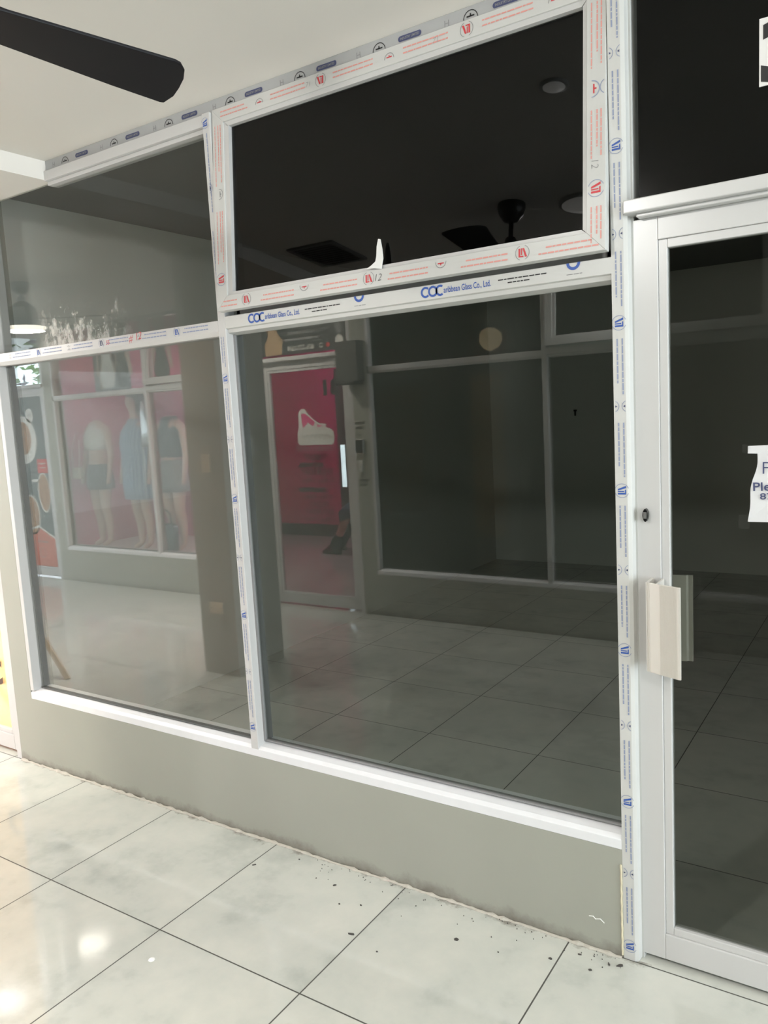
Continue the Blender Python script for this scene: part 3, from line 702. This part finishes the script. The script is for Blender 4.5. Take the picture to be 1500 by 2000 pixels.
# plates on the pillar
def plate(x, z, w, h, y, label, n, axis='y'):
    r = tag(empty('wall_plate', (x, y, z)), label, 'wall plate', 'cover plates on the pillar')
    mb = MB()
    if axis == 'y': mb.box(x - w / 2, x + w / 2, y, y + .010, z - h / 2, z + h / 2)
    else: mb.box(x, x + .010, y - w / 2, y + w / 2, z - h / 2, z + h / 2)
    mb.build('cover_plate', M['plate'] if axis == 'y' else M['inner'], r, .002)
    for k in (-1, 1):
        sc = MB()
        if axis == 'y':
            if h > w: sc.box(x - .003, x + .003, y + .010, y + .0115, z + k * h * .36 - .003, z + k * h * .36 + .003)
            else: sc.box(x + k * w * .36 - .003, x + k * w * .36 + .003, y + .010, y + .0115, z - .003, z + .003)
        else: sc.box(x + .010, x + .0115, y - .003, y + .003, z + k * h * .36 - .003, z + k * h * .36 + .003)
        sc.build('screw', M['lock'], r)
plate(-3.768, 1.408, .072, .118, -1.35, 'upright beige blank plate on the pillar face', 1)
plate(-3.775, .455, .118, .075, -1.35, 'low beige blank plate near the foot of the pillar', 1)
plate(-3.617, 1.50, .075, .12, -1.60, 'pale switch plate on the dark side of the pillar', 1, 'x')

# ------------------------------------------------------------------ boutique opposite (seen mirrored)
OY = lambda d: YO - d
fo = lambda d: (lambda u, v: (-u, YO - d, v))     # writing that faces +y: u runs towards -x
# door 31: film and writing on the glass
r = bou['door']
mb = MB(); f = fo(.046)
mb.m(M['black']); put_text(mb, f, '31', 3.955, 1.845, .12, .16, bold=.05)
mb.m(M['greyi']); put_text(mb, f, 'OPENING HOURS', 4.03, 1.372, .042, .42, bold=.01)
mb.m(M['black'])
for z, s, w, h in ((1.30, 'TUESDAY', .25, .045), (1.235, 'WEDNESDAY', .27, .05), (1.17, 'THURSDAY', .36, .055), (1.105, '10 00am - 5 00pm', .34, .035), (1.02, 'MARESPIT', .30, .05), (.965, '10 00am - 3 00pm', .3, .035), (.89, 'FRIDAY', .22, .05), (.825, 'SATURDAY', .32, .052), (.765, '10 00am - 7 00pm', .33, .035)):
    if s in ('WEDNESDAY', 'MARESPIT'): words(mb, f, 4.30 - w / 2, z, w, h * .8, rnd)
    else: put_text(mb, f, s, 4.24, z, h, w, 'c', bold=.02)
for z in (.735, .715, .695): words(mb, f, 4.20, z, .17, .008, rnd)
mb.build('door_lettering', None, r)
# high-heel emblem hanging in the door
r2 = tag(empty('shoe_emblem', (-4.24, OY(.044), 1.43)), 'white high-heel shoe emblem on the pink door of the shop opposite', 'sign')
mb = MB(); f = fo(.043); P3 = lambda u, v, t: (-u, YO - t, v)
out = [(4.03, 1.44), (4.05, 1.425), (4.40, 1.425), (4.42, 1.45), (4.42, 1.54), (4.40, 1.57), (4.40, 1.70), (4.37, 1.735), (4.33, 1.735), (4.25, 1.65), (4.18, 1.61), (4.10, 1.60), (4.12, 1.575), (4.06, 1.56), (4.03, 1.53)]
mb.prism(out, P3, .044, .040); mb.build('emblem_board', M['dish'], r2)
mb = MB(); f = fo(.0395); mb.m(M['pinkhot'])
poly(mb, f, [(4.37, 1.69), (4.33, 1.70), (4.22, 1.62), (4.24, 1.585), (4.30, 1.62), (4.355, 1.57)]); poly(mb, f, [(4.20, 1.60), (4.13, 1.585), (4.20, 1.575)])
mb.m(M['black']); pts = [(4.38 - .011 * i, 1.495 + .018 * math.sin(i * 1.3) + .012 * math.sin(i * 2.9)) for i in range(30)]
for p, q in zip(pts, pts[1:]): poly(mb, f, [p, q, (q[0], q[1] + .006), (p[0], p[1] + .006)])
mb.build('emblem_print', None, r2)
# sign over door 31
r3 = tag(empty('shop_sign', (-4.29, OY(.03), 2.21)), 'dark shop sign with pale lettering over the pink door', 'sign')
MB().box(-4.74, -3.84, OY(.030), OY(.022), 2.205, 2.70).build('sign_board', M['sign'], r3)
mb = MB(); f = fo(.0212); mb.m(M['lett'])
put_text(mb, f, '876-577-1209', 4.17, 2.232, .040, .28, bold=.02)
mb.m(M['greyi']); mb.build('sign_lettering', None, r3); mb = MB().m(M['greyi']); words(mb, f, 4.10, 2.315, .38, .02, rnd)
mb.build('sign_lettering', None, r3)
for z, u, w in ((2.365, 4.14, .3), (2.415, 4.13, .27), (2.465, 4.14, .3), (2.53, 4.10, .34), (2.6, 4.14, .28)):
    mb = MB().m(M['greyi'])
    for q in range(int(w / .03)): poly(mb, f, [(u + q * .03, z), (u + q * .03 + .018, z), (u + q * .03 + .028, z + .026), (u + q * .03 + .008, z + .026)])
    mb.build('sign_lettering', None, r3)
mb = MB(); mb.m(M['redlab']); disc(mb, f, 4.02, 2.252, .02, .02); mb.build('phone_symbol', None, r3); mb = MB(); mb.m(M['lett']); arc(mb, f, 4.09, 2.252, .014, .006, 0, 2 * PI)
mb.build('phone_symbol', None, r3)
mb = MB(); mb.m(M['gold'])
poly(mb, f, [(4.52, 2.21), (4.70, 2.21), (4.71, 2.30), (4.66, 2.38), (4.69, 2.45), (4.66, 2.53), (4.60, 2.55), (4.54, 2.50), (4.56, 2.40), (4.50, 2.33)])
mb.build('figure_print', None, r3)
mb = MB(); mb.m(M['dish']); poly(mb, f, [(3.86, 2.21), (3.95, 2.21), (3.94, 2.30), (3.90, 2.33), (3.86, 2.30)])
mb.m(M['greyi']); disc(mb, f, 3.90, 2.38, .04, .045)
mb.build('figure_print', None, r3)
# buzzer panel on the jamb wall between the pink door and the vacant window
r4 = tag(empty('door_buzzer', (-3.735, YO, 1.40)), 'dark door entry panel on the wall beside the pink door', 'buzzer')
MB().box(-3.775, -3.695, YO, YO + .022, 1.345, 1.465).build('panel_case', M['chrome'], r4, .004)
MB().box(-3.766, -3.704, YO + .022, YO + .026, 1.355, 1.456).build('panel_face', M['black'], r4)
r5 = tag(empty('bell_button', (-3.735, YO, 1.245)), 'slim white bell button under the dark entry panel', 'button')
MB().box(-3.752, -3.718, YO, YO + .014, 1.20, 1.29).build('button_case', M['inner'], r5, .003)
MB().box(-3.744, -3.726, YO + .014, YO + .018, 1.23, 1.26).build('push_button', M['white'], r5)
mb = MB().m(M['black']); f = fo(-.001)
put_text(mb, f, 'Buzzer', 3.735, 1.585, .026, .105, 'c', bold=.015); put_text(mb, f, 'Here', 3.735, 1.548, .026, .075, 'c', bold=.015, shear=.15); poly(mb, f, [(3.724, 1.505), (3.746, 1.505), (3.735, 1.485)])
put_text(mb, f, 'Buzzer', 3.72, 1.118, .026, .105, 'c', bold=.015); put_text(mb, f, 'Here', 3.72, 1.082, .026, .075, 'c', bold=.015, shear=.15); poly(mb, f, [(3.724, 1.165), (3.746, 1.165), (3.735, 1.185)])
mb.build('wall_lettering', None, vac['wall'])
r6 = tag(empty('wall_box', (-3.745, YO, 1.93)), 'dark grey box fixed high on the wall beside the pink door', 'box')
MB().box(-3.865, -3.655, YO, YO + .10, 1.93, 2.25).build('box_body', M['greybox'], r6, .006)
MB().box(-3.85, -3.66, YO + .02, YO + .15, 1.905, 1.928).build('box_shelf', M['vent'], r6, .004)

# deep inside the boutique, seen through the clear door
r = tag(empty('daylight_gap', (-6.34, -6.36, 0)), 'tall dark door panel with a glowing strip for the daylit gap behind the pink shop door', 'light')
MB().box(-6.42, -6.27, -6.39, -6.34, .0, 2.28).build('dark_door_panel', M['greybox'], r, .004)
MB().box(-6.375, -6.305, -6.34, -6.333, .70, 1.27).build('light_strip', M['strip'], r)  # glowing strip imitates daylight through the gap beside the dark door
def seated():
    x, y = -5.02, -5.42
    r = tag(empty('person', (x, y, 0)), 'person in dark jeans sitting with legs stretched out behind the pink shop door glass', 'person')
    V = []; E_ = []; Rd = []
    def v(px, py, pz, rad, prev=None):
        V.append((px, py, pz)); Rd.append(rad); i = len(V) - 1
        if prev is not None: E_.append((prev, i))
        return i
    pel = v(0, 0, .50, (.15, .13)); wa = v(.03, 0, .72, (.12, .11), pel); ch = v(.02, 0, .93, (.15, .11), wa); sh = v(.0, 0, 1.05, (.11, .09), ch); nk = v(-.02, 0, 1.14, (.055, .055), sh)
    h1 = v(-.05, 0, 1.21, (.06, .06), nk); h2 = v(-.05, 0, 1.29, (.085, .08), h1); v(-.045, 0, 1.37, (.06, .065), h2); v(-.135, 0, 1.275, (.012, .012), h2)
    for s in (-1, 1):
        hp = v(-.10, s * .10, .50, (.10, .10), pel); kn = v(-.50, s * .13, .56, (.065, .065), hp); an = v(-.80 + .06 * s, s * .13, .12, (.042, .042), kn)
        so = v(0, s * .19, 1.0, (.055, .055), sh); el = v(-.08, s * .24, .76, (.042, .042), so); wr = v(-.28, s * .17, .66, (.03, .03), el); pm = v(-.35, s * .15, .65, (.036, .018), wr)
        for k in range(4): f1 = v(-.40, s * .15 + (k - 1.5) * .02, .648, (.009, .009), pm); v(-.43 - (.008 if k in (1, 2) else 0), s * .15 + (k - 1.5) * .022, .632, (.008, .008), f1)
        t1 = v(-.34, s * .15 - s * .045, .655, (.010, .010), pm); v(-.37, s * .15 - s * .055, .645, (.008, .008), t1)
    me = bpy.data.meshes.new('body'); me.from_pydata(V, E_, []); me.materials.append(M['skin'])
    bm = bmesh.new(); bm.from_mesh(me); bm.verts.layers.skin.verify(); bm.to_mesh(me); bm.free()
    for i, rad in enumerate(Rd): me.skin_vertices[0].data[i].radius = rad; me.skin_vertices[0].data[i].use_root = (i == 0)
    o = bpy.data.objects.new('body', me); C.objects.link(o); o.parent = r
    o.modifiers.new('skin', 'SKIN').use_smooth_shade = True; q = o.modifiers.new('sub', 'SUBSURF'); q.levels = 2; q.render_levels = 2
    tr = MB(); tr.loft([(x, y, .38, .16, .20), (x, y, .50, .18, .21), (x + .02, y, .66, .15, .18)], 20)
    for s in (-1, 1): tr.tube([(x - .04, y + s * .10, .50), (x - .30, y + s * .115, .53), (x - .50, y + s * .13, .55), (x - .58, y + s * .13, .48), (x - .76 + .055 * s, y + s * .13, .17), (x - .80 + .06 * s, y + s * .13, .09)], [.12, .105, .088, .085, .075, .078], 14)
    tr.build('jeans', M['jeans'], r, 0, True)
    MB().loft([(x + .02, y, .62, .15, .19), (x + .02, y, .80, .15, .19), (x + .01, y, .97, .15, .21), (x, y, 1.06, .12, .17), (x - .01, y, 1.11, .07, .08)], 20).build('shirt', M['greybox'], r, 0, True)
    MB().loft([(x - .02, y, 1.24, .085, .09), (x - .015, y, 1.32, .105, .10), (x - .02, y, 1.40, .095, .09), (x - .03, y, 1.44, .04, .04)], 18).build('hair', M['hair'], r, 0, True)
    for s in (-1, 1):
        sx, sy = x - .80 + .06 * s, y + s * .13
        MB().loft([(sx - .06, sy, .002, .15, .05), (sx - .06, sy, .035, .15, .05), (sx - .045, sy, .06, .12, .045), (sx + .01, sy, .10, .06, .042)], 18).build('shoe', M['bagb'], r, 0, True)
    st = tag(empty('stool', (x + .02, y, 0)), 'round stool under the seated person behind the pink shop door', 'stool')
    MB().lathe((x + .02, y, 0), [(.17, .30), (.18, .33), (.17, .365)]).build('seat', M['wood'], st, 0, True)
    for k in range(4):
        a = PI / 4 + k * PI / 2; MB().tube([(x + .02 + .12 * math.cos(a), y + .12 * math.sin(a), .31), (x + .02 + .16 * math.cos(a), y + .16 * math.sin(a), 0)], .014, 8).build('leg', M['fanm'], st, 0, True)
seated()

# mannequins on the plinth
def mannequin(x, y, label, lean=0., head=False):
    z0 = .34; r = tag(empty('mannequin', (x, y, z0 - .01)), label, 'mannequin', 'mannequins in the boutique window')
    V = []; E_ = []; Rd = []
    def v(px, py, pz, rad, prev=None):
        V.append((px, py, pz)); Rd.append(rad); i = len(V) - 1
        if prev is not None: E_.append((prev, i))
        return i
    pel = v(0, 0, .82, (.135, .105)); wa = v(0 + lean * .3, 0, 1.02, (.105, .085), pel); ch = v(lean * .7, .0, 1.22, (.135, .10), wa); sh = v(lean, 0, 1.34, (.10, .075), ch); nk = v(lean * 1.1, 0, 1.43, (.05, .05), sh)
    if head:
        h1 = v(lean * 1.15, .01, 1.50, (.052, .055), nk); h2 = v(lean * 1.15, .02, 1.58, (.078, .09), h1); v(lean * 1.15, .02, 1.66, (.06, .07), h2)
    for s in (-1, 1):
        hp = v(s * .085, 0, .76, (.09, .09), pel); kn = v(s * .075, .02, .43, (.055, .055), hp); cf = v(s * .075, -.015, .30, (.05, .052), kn); an = v(s * .07, -.01, .06, (.032, .034), cf); v(s * .075, .10, .015, (.028, .018), an)
        so = v(lean + s * .165, 0, 1.30, (.05, .048), sh); el = v(lean * .8 + s * .215, .01, 1.03, (.036, .036), so); wr = v(lean * .4 + s * .225, .06, .80, (.026, .024), el); v(lean * .4 + s * .22, .08, .70, (.028, .014), wr)
    me = bpy.data.meshes.new('body'); me.from_pydata(V, E_, []); me.materials.append(M['skin'])
    o = bpy.data.objects.new('body', me); C.objects.link(o); o.parent = r; o.location = (0, 0, .012)
    sk = o.modifiers.new('skin', 'SKIN'); me_sk = me.skin_vertices[0].data if me.skin_vertices else None
    if me_sk is None:
        bm = bmesh.new(); bm.from_mesh(me); bm.verts.layers.skin.verify(); bm.to_mesh(me); bm.free(); me_sk = me.skin_vertices[0].data
    for i, rad in enumerate(Rd): me_sk[i].radius = rad; me_sk[i].use_root = (i == 0)
    o.modifiers.new('sub', 'SUBSURF').levels = 2; o.modifiers['sub'].render_levels = 2
    sk.use_smooth_shade = True
    return r
yM = -3.43
def cloth(name, m, r, rings, smooth=True):
    x, y, z = r.location
    return MB().loft([(x + a, y + b, z + c, d, e_) for a, b, c, d, e_ in rings], 24).build(name, m, r, 0, smooth)
m1 = mannequin(-7.62, yM, 'headless mannequin in a white crop top and black shorts, leftmost in the boutique window', .03)
cloth('crop_top', M['whitecloth'], m1, [(.0, 0, 1.10, .145, .115), (.015, .01, 1.18, .158, .135), (.02, .01, 1.25, .165, .130), (.03, 0, 1.33, .150, .105), (.03, 0, 1.39, .075, .075)])
cloth('shorts', M['blackcloth'], m1, [(.0, 0, .66, .185, .125), (0, 0, .74, .180, .130), (0, 0, .84, .168, .125), (.005, 0, .94, .138, .105)])
r = tag(empty('handbag', (-7.74, yM + .22, 1.10)), 'small cream handbag hanging from the leftmost mannequin', 'bag')
mb = MB(); mb.prism([(-7.83, 1.12), (-7.66, 1.12), (-7.68, 1.25), (-7.81, 1.25)], lambda u, v, t: (u, t, v), yM + .17, yM + .225); mb.build('bag_body', M['bag'], r, .012)
MB().tube([(-7.81, yM + .21, 1.245), (-7.80, yM + .2, 1.45), (-7.76, yM + .17, 1.62)], .006, 6).tube([(-7.69, yM + .21, 1.245), (-7.67, yM + .2, 1.4), (-7.70, yM + .17, 1.55)], .006, 6).build('bag_strap', M['whitecloth'], r, 0, True)
m2 = mannequin(-6.94, yM, 'dark-haired mannequin in a blue striped shirt dress', .0, True)
cloth('shirt_dress', M['stripe'], m2, [(.0, 0, .56, .215, .15), (0, 0, .70, .225, .16), (0, 0, .85, .215, .155), (0, 0, 1.0, .215, .15), (0, 0, 1.16, .235, .15), (0, 0, 1.28, .215, .125), (0, 0, 1.36, .12, .09), (0, 0, 1.42, .075, .075)])
cloth('wig', M['hair'], m2, [(.01, -.05, 1.40, .09, .045), (.0, -.05, 1.50, .105, .075), (0, -.035, 1.62, .108, .098), (0, -.01, 1.70, .09, .092), (0, 0, 1.76, .03, .03)])
m3 = mannequin(-6.42, yM, 'mannequin in a black top and grey shorts beside the pillar reflection', .02)
cloth('black_top', M['blackcloth'], m3, [(.0, 0, 1.00, .135, .10), (.01, 0, 1.15, .155, .125), (.02, 0, 1.27, .165, .125), (.02, 0, 1.36, .13, .09), (.02, 0, 1.42, .07, .07)])
cloth('shorts', M['greycloth'], m3, [(.0, 0, .64, .195, .13), (0, 0, .74, .185, .13), (0, 0, .86, .165, .12), (.005, 0, .97, .135, .10)])
r = tag(empty('hanging_camisole', (-6.62, yM + .15, 1.55)), 'silver satin camisole hanging in the boutique window beside the striped dress', 'garment')
MB().loft([(-6.60, yM + .15, 1.45, .095, .02), (-6.60, yM + .15, 1.62, .085, .025), (-6.62, yM + .15, 1.80, .06, .02), (-6.63, yM + .15, 1.92, .012, .01)], 20).build('satin_body', M['silver'], r, 0, True)
MB().tube([(-6.67, yM + .15, 1.46), (-6.66, yM + .15, 1.2), (-6.68, yM + .15, 1.02)], .005, 6).tube([(-6.55, yM + .15, 1.46), (-6.54, yM + .15, 1.18), (-6.53, yM + .15, .98)], .005, 6).build('satin_strings', M['whitecloth'], r, 0, True)
r = tag(empty('tote_bag', (-6.37, yM + .12, .33)), 'glossy black tote bag standing at the feet of the black-topped mannequin', 'bag')
mb = MB(); mb.prism([(-6.52, .335), (-6.27, .335), (-6.25, .62), (-6.30, .66), (-6.50, .65), (-6.54, .60)], lambda u, v, t: (u, t, v), yM + .13, yM + .21); mb.build('bag_body', M['bagb'], r, .02)
MB().tube([(-6.46, yM + .17, .65), (-6.45, yM + .17, .76), (-6.39, yM + .17, .80), (-6.33, yM + .17, .76), (-6.32, yM + .17, .65)], .009, 8).build('bag_handle', M['bagb'], r, 0, True)

# pictures above the boutique display
def picture(x0, x1, z0, z1, y, label, paint):
    r = tag(empty('wall_poster', ((x0 + x1) / 2, y, z0)), label, 'poster', 'posters above the boutique display')
    MB().box(x0, x1, y, y + .008, z0, z1).build('poster_board', paint[0], r)
    mb = MB(); f = lambda u, v: (-u, y + .0092, v); paint[1](mb, f); mb.build('poster_print', None, r)
yp = -3.36
def dress(u, z, s, m_, body):
    def go(mb, f):
        mb.m(M['skin']); poly(mb, f, [(u - .07 * s, z + .36 * s), (u + .07 * s, z + .36 * s), (u + .15 * s, z + .30 * s), (u + .2 * s, z - .1 * s), (u + .15 * s, z - .12 * s), (u + .1 * s, z + .1 * s), (u - .1 * s, z + .1 * s), (u - .15 * s, z - .12 * s), (u - .2 * s, z - .1 * s), (u - .15 * s, z + .30 * s)])
        disc(mb, f, u, z + .46 * s, .065 * s, .085 * s)
        mb.m(M['hair']); disc(mb, lambda a, b: tuple(Vector(f(a, b)) - Vector((0, .0005, 0))), u, z + .47 * s, .10 * s, .12 * s)
        mb.m(m_); poly(mb, lambda a, b: tuple(Vector(f(a, b)) + Vector((0, .0008, 0))), [(u - .1 * s, z + .3 * s), (u - .04 * s, z + .32 * s), (u + .04 * s, z + .32 * s), (u + .1 * s, z + .3 * s), (u + .075 * s, z + .1 * s), (u + .14 * s, z - .12 * s), (u + .1 * s, z - .25 * s), (u - .1 * s, z - .25 * s), (u - .14 * s, z - .12 * s), (u - .075 * s, z + .1 * s)])
    return go
picture(-6.62, -6.02, 2.05, 2.74, yp, 'pink poster of a figure in a black bodysuit above the boutique display', (M['pinkhot'], dress(6.36, 2.33, .85, M['blackcloth'], 0)))
def two(mb, f):
    dress(7.22, 2.32, .9, M['whitecloth'], 0)(mb, f); dress(6.98, 2.30, .85, M['blackcloth'], 0)(mb, f)
    mb.m(M['gold']); poly(mb, f, [(7.30, 2.08), (7.36, 2.08), (7.36, 2.5), (7.30, 2.45)])
picture(-7.45, -6.86, 2.05, 2.74, yp, 'dark poster of two figures in white and black above the boutique display', (M['sign'], two))
picture(-6.85, -6.64, 2.05, 2.74, yp, 'plain magenta panel between the two boutique posters', (M['pinkhot'], lambda mb, f: (mb.m(M['pinkfilm']), rect(mb, f, 6.66, 6.83, 2.10, 2.16))))

# the eatery door further left: food poster
r = tag(empty('door_poster', (-8.49, OY(.03), .10)), 'slate food poster with white dishes covering the far door', 'poster')
MB().box(-8.88, -8.055, OY(.047), OY(.040), .12, 2.06).build('poster_board', M['teal'], r)
mb = MB(); f = fo(.039); f2 = fo(.0385); f3 = fo(.038)
mb.m(M['dish']); disc(mb, f, 8.30, 1.85, .07, .08); disc(mb, f, 8.45, 1.58, .24, .27)
mb.m(M['food']); disc(mb, f2, 8.47, 1.60, .16, .19)
mb.m(M['greyi']); put_text(mb, f2, '99', 8.262, 1.825, .05, .075)
mb.m(M['redlab']); rect(mb, f, 8.06, 8.25, 1.20, 1.36); mb.m(M['lett']); words(mb, f2, 8.09, 1.30, .14, .015, rnd); words(mb, f2, 8.10, 1.255, .1, .012, rnd)
mb.m(M['dish']); disc(mb, f, 8.17, .98, .115, .23); rect(mb, f, 8.24, 8.38, 1.10, 1.13); mb.m(M['food']); disc(mb, f2, 8.17, .98, .10, .21)
mb.m(M['dish']); disc(mb, f, 8.45, .72, .16, .23); mb.m(M['food']); disc(mb, f2, 8.45, .72, .14, .21)
mb.m(M['dish']); poly(mb, f3, [(8.05, .47), (8.34, .60), (8.88, .47), (8.88, .45), (8.34, .575), (8.05, .445)])
mb.m(M['coral']); poly(mb, f, [(8.056, .125), (8.056, .45), (8.34, .58), (8.88, .455), (8.88, .125)])
mb.m(M['greyi']); words(mb, f2, 8.2, .40, .2, .02, rnd); arc(mb, f2, 8.32, .28, .05, .008, 0, 2 * PI)
mb.build('poster_print', None, r)

# foliage in the open yard behind the eatery door light
def shrub(loc, hgt, n, label, lm, seed):
    rg = random.Random(seed); x, y, z = loc
    r = tag(empty('shrub', loc), label, 'plant', 'shrubs in the yard')
    st = MB()
    for k in range(4): st.tube([(x, y, z), (x + rg.uniform(-.25, .25), y + rg.uniform(-.2, .2), z + hgt * .6), (x + rg.uniform(-.5, .5), y + rg.uniform(-.3, .3), z + hgt)], [.03, .02, .008], 6)
    st.build('stem', M['bark'], r, 0, True)
    lf = MB()
    for k in range(n):
        c = Vector((x + rg.gauss(0, .45), y + rg.gauss(0, .3), z + hgt * (.35 + .7 * rg.random()))); s = rg.uniform(.05, .11)
        a = Vector((rg.gauss(0, 1), rg.gauss(0, 1), rg.gauss(0, .6))).normalized(); b = a.cross(Vector((rg.gauss(0, 1), rg.gauss(0, 1), rg.gauss(0, 1)))).normalized()
        nn = a.cross(b) * s * .15
        lf.add([c - a * s, c + b * s * .4 + nn, c + a * s, c - b * s * .4 + nn], [(0, 1, 2), (0, 2, 3)])
    lf.build('foliage', lm, r)
shrub((-11.0, -5.6, 0), 3.1, 700, 'green leafy shrub in the daylight beyond the far door light', M['leaf'], 1)
shrub((-9.0, -4.5, 0), 2.9, 500, 'purple leafy shrub in the daylight beyond the far door light', M['leafp'], 2)

# neighbour's door: orange film with a dark letter
r = nb['door']
mb = MB(); mb.m(M['orangefilm']); mb.box(-4.69, -3.905, .0555, .058, .12, 2.06); mb.build('orange_film', None, r)
mb = MB().m(M['brown']); fn = lambda u, v: (u, .046, v); put_text(mb, fn, 'C', -4.06, .36, .13, .105, bold=.03); mb.build('film_lettering', None, r)

# ------------------------------------------------------------------ light
def area(name, loc, rot, size, power, col=(1, .95, .88), shape='DISK', spread=PI):
    l = bpy.data.lights.new(name, 'AREA'); l.shape = shape; l.size = size; l.energy = power; l.color = col; l.spread = spread
    o = bpy.data.objects.new(name, l); o.location = loc; o.rotation_euler = rot; C.objects.link(o); return o
def point(name, loc, power, col, rad=.1):
    l = bpy.data.lights.new(name, 'POINT'); l.energy = power; l.color = col; l.shadow_soft_size = rad
    o = bpy.data.objects.new(name, l); o.location = loc; C.objects.link(o); return o
WARM = (1, .93, .83)
rx = math.radians(38)
area('unseen_lamp', (-1.55, -2.86, 2.74), (rx, 0, 0), .22, 36, (1, .98, .95))
area('unseen_lamp', (.9, -2.6, 2.74), (rx, 0, 0), .22, 22, (1, .98, .95))  # added lamp without a fixture, brightens the near shopfront
area('unseen_lamp', (-3.3, -2.8, 2.70), (rx, 0, 0), .22, 16, (1, .98, .95))  # also added out of view, lifts the floor and left windows
area('unseen_lamp', (3.2, -1.5, 2.78), (0, 0, 0), .5, 32, (1, .98, .95))  # added unseen lamp giving light from the right
area('corridor_end_fill', (6.9, -1.5, 1.5), (0, PI / 2, 0), 2.4, 170, (.86, .94, 1), 'SQUARE')  # added unseen area light imitating daylight from an open corridor end
area('fan_lamp', (-5.335, -1.20, 2.39), (0, 0, 0), .26, 60, WARM)
area('unseen_lamp', (-4.55, -2.34, 2.71), (0, 0, 0), .2, 64, WARM)  # added fill hidden behind the pillar, brightens the pink door side
area('panel_lamp', (-5.74, -.72, 2.69), (0, 0, 0), .24, 28, (.9, .96, 1))
point('boutique_lamp', (-6.8, -3.75, 2.6), 12, (1, .9, .88), .12)
point('boutique_rear_fill', (-5.6, -4.9, 2.65), 190, (1, .90, 1), .1)  # added lamp, no fixture modelled, brightens the pink rear wall
point('neighbour_lamp', (-4.6, 1.2, 2.55), 60, (1, .70, .42), .15)

w = bpy.data.worlds.new('daylight'); S.world = w; w.use_nodes = True
bg = w.node_tree.nodes['Background']; bg.inputs[0].default_value = (.82, .92, 1, 1); bg.inputs[1].default_value = 7

# ------------------------------------------------------------------ camera
cam = bpy.data.cameras.new('camera'); co = bpy.data.objects.new('camera', cam); C.objects.link(co)
yaw, pitch, roll = -.5864, -.1246, -.0551
cy, sy, cp, sp_ = math.cos(yaw), math.sin(yaw), math.cos(pitch), math.sin(pitch); cr, sr = math.cos(roll), math.sin(roll)
fw = Vector((sy * cp, cy * cp, sp_)); r0 = Vector((cy, -sy, 0)); u0 = r0.cross(fw)
rt = cr * r0 + sr * u0; up = -sr * r0 + cr * u0
co.matrix_world = Matrix(((rt.x, up.x, -fw.x, 0), (rt.y, up.y, -fw.y, -2.1956), (rt.z, up.z, -fw.z, 1.67), (0, 0, 0, 1)))
cam.sensor_fit = 'VERTICAL'; cam.sensor_height = 36; cam.lens = 1551.12 / 2000 * 36; cam.clip_start = .05
S.camera = co
S.view_settings.view_transform = 'Standard'; S.view_settings.look = 'None'; S.view_settings.gamma = 1; S.view_settings.use_curve_mapping = False
S.view_settings.exposure = 0.13
S.cycles.max_bounces = 12; S.cycles.transparent_max_bounces = 24; S.cycles.glossy_bounces = 6; S.cycles.diffuse_bounces = 5
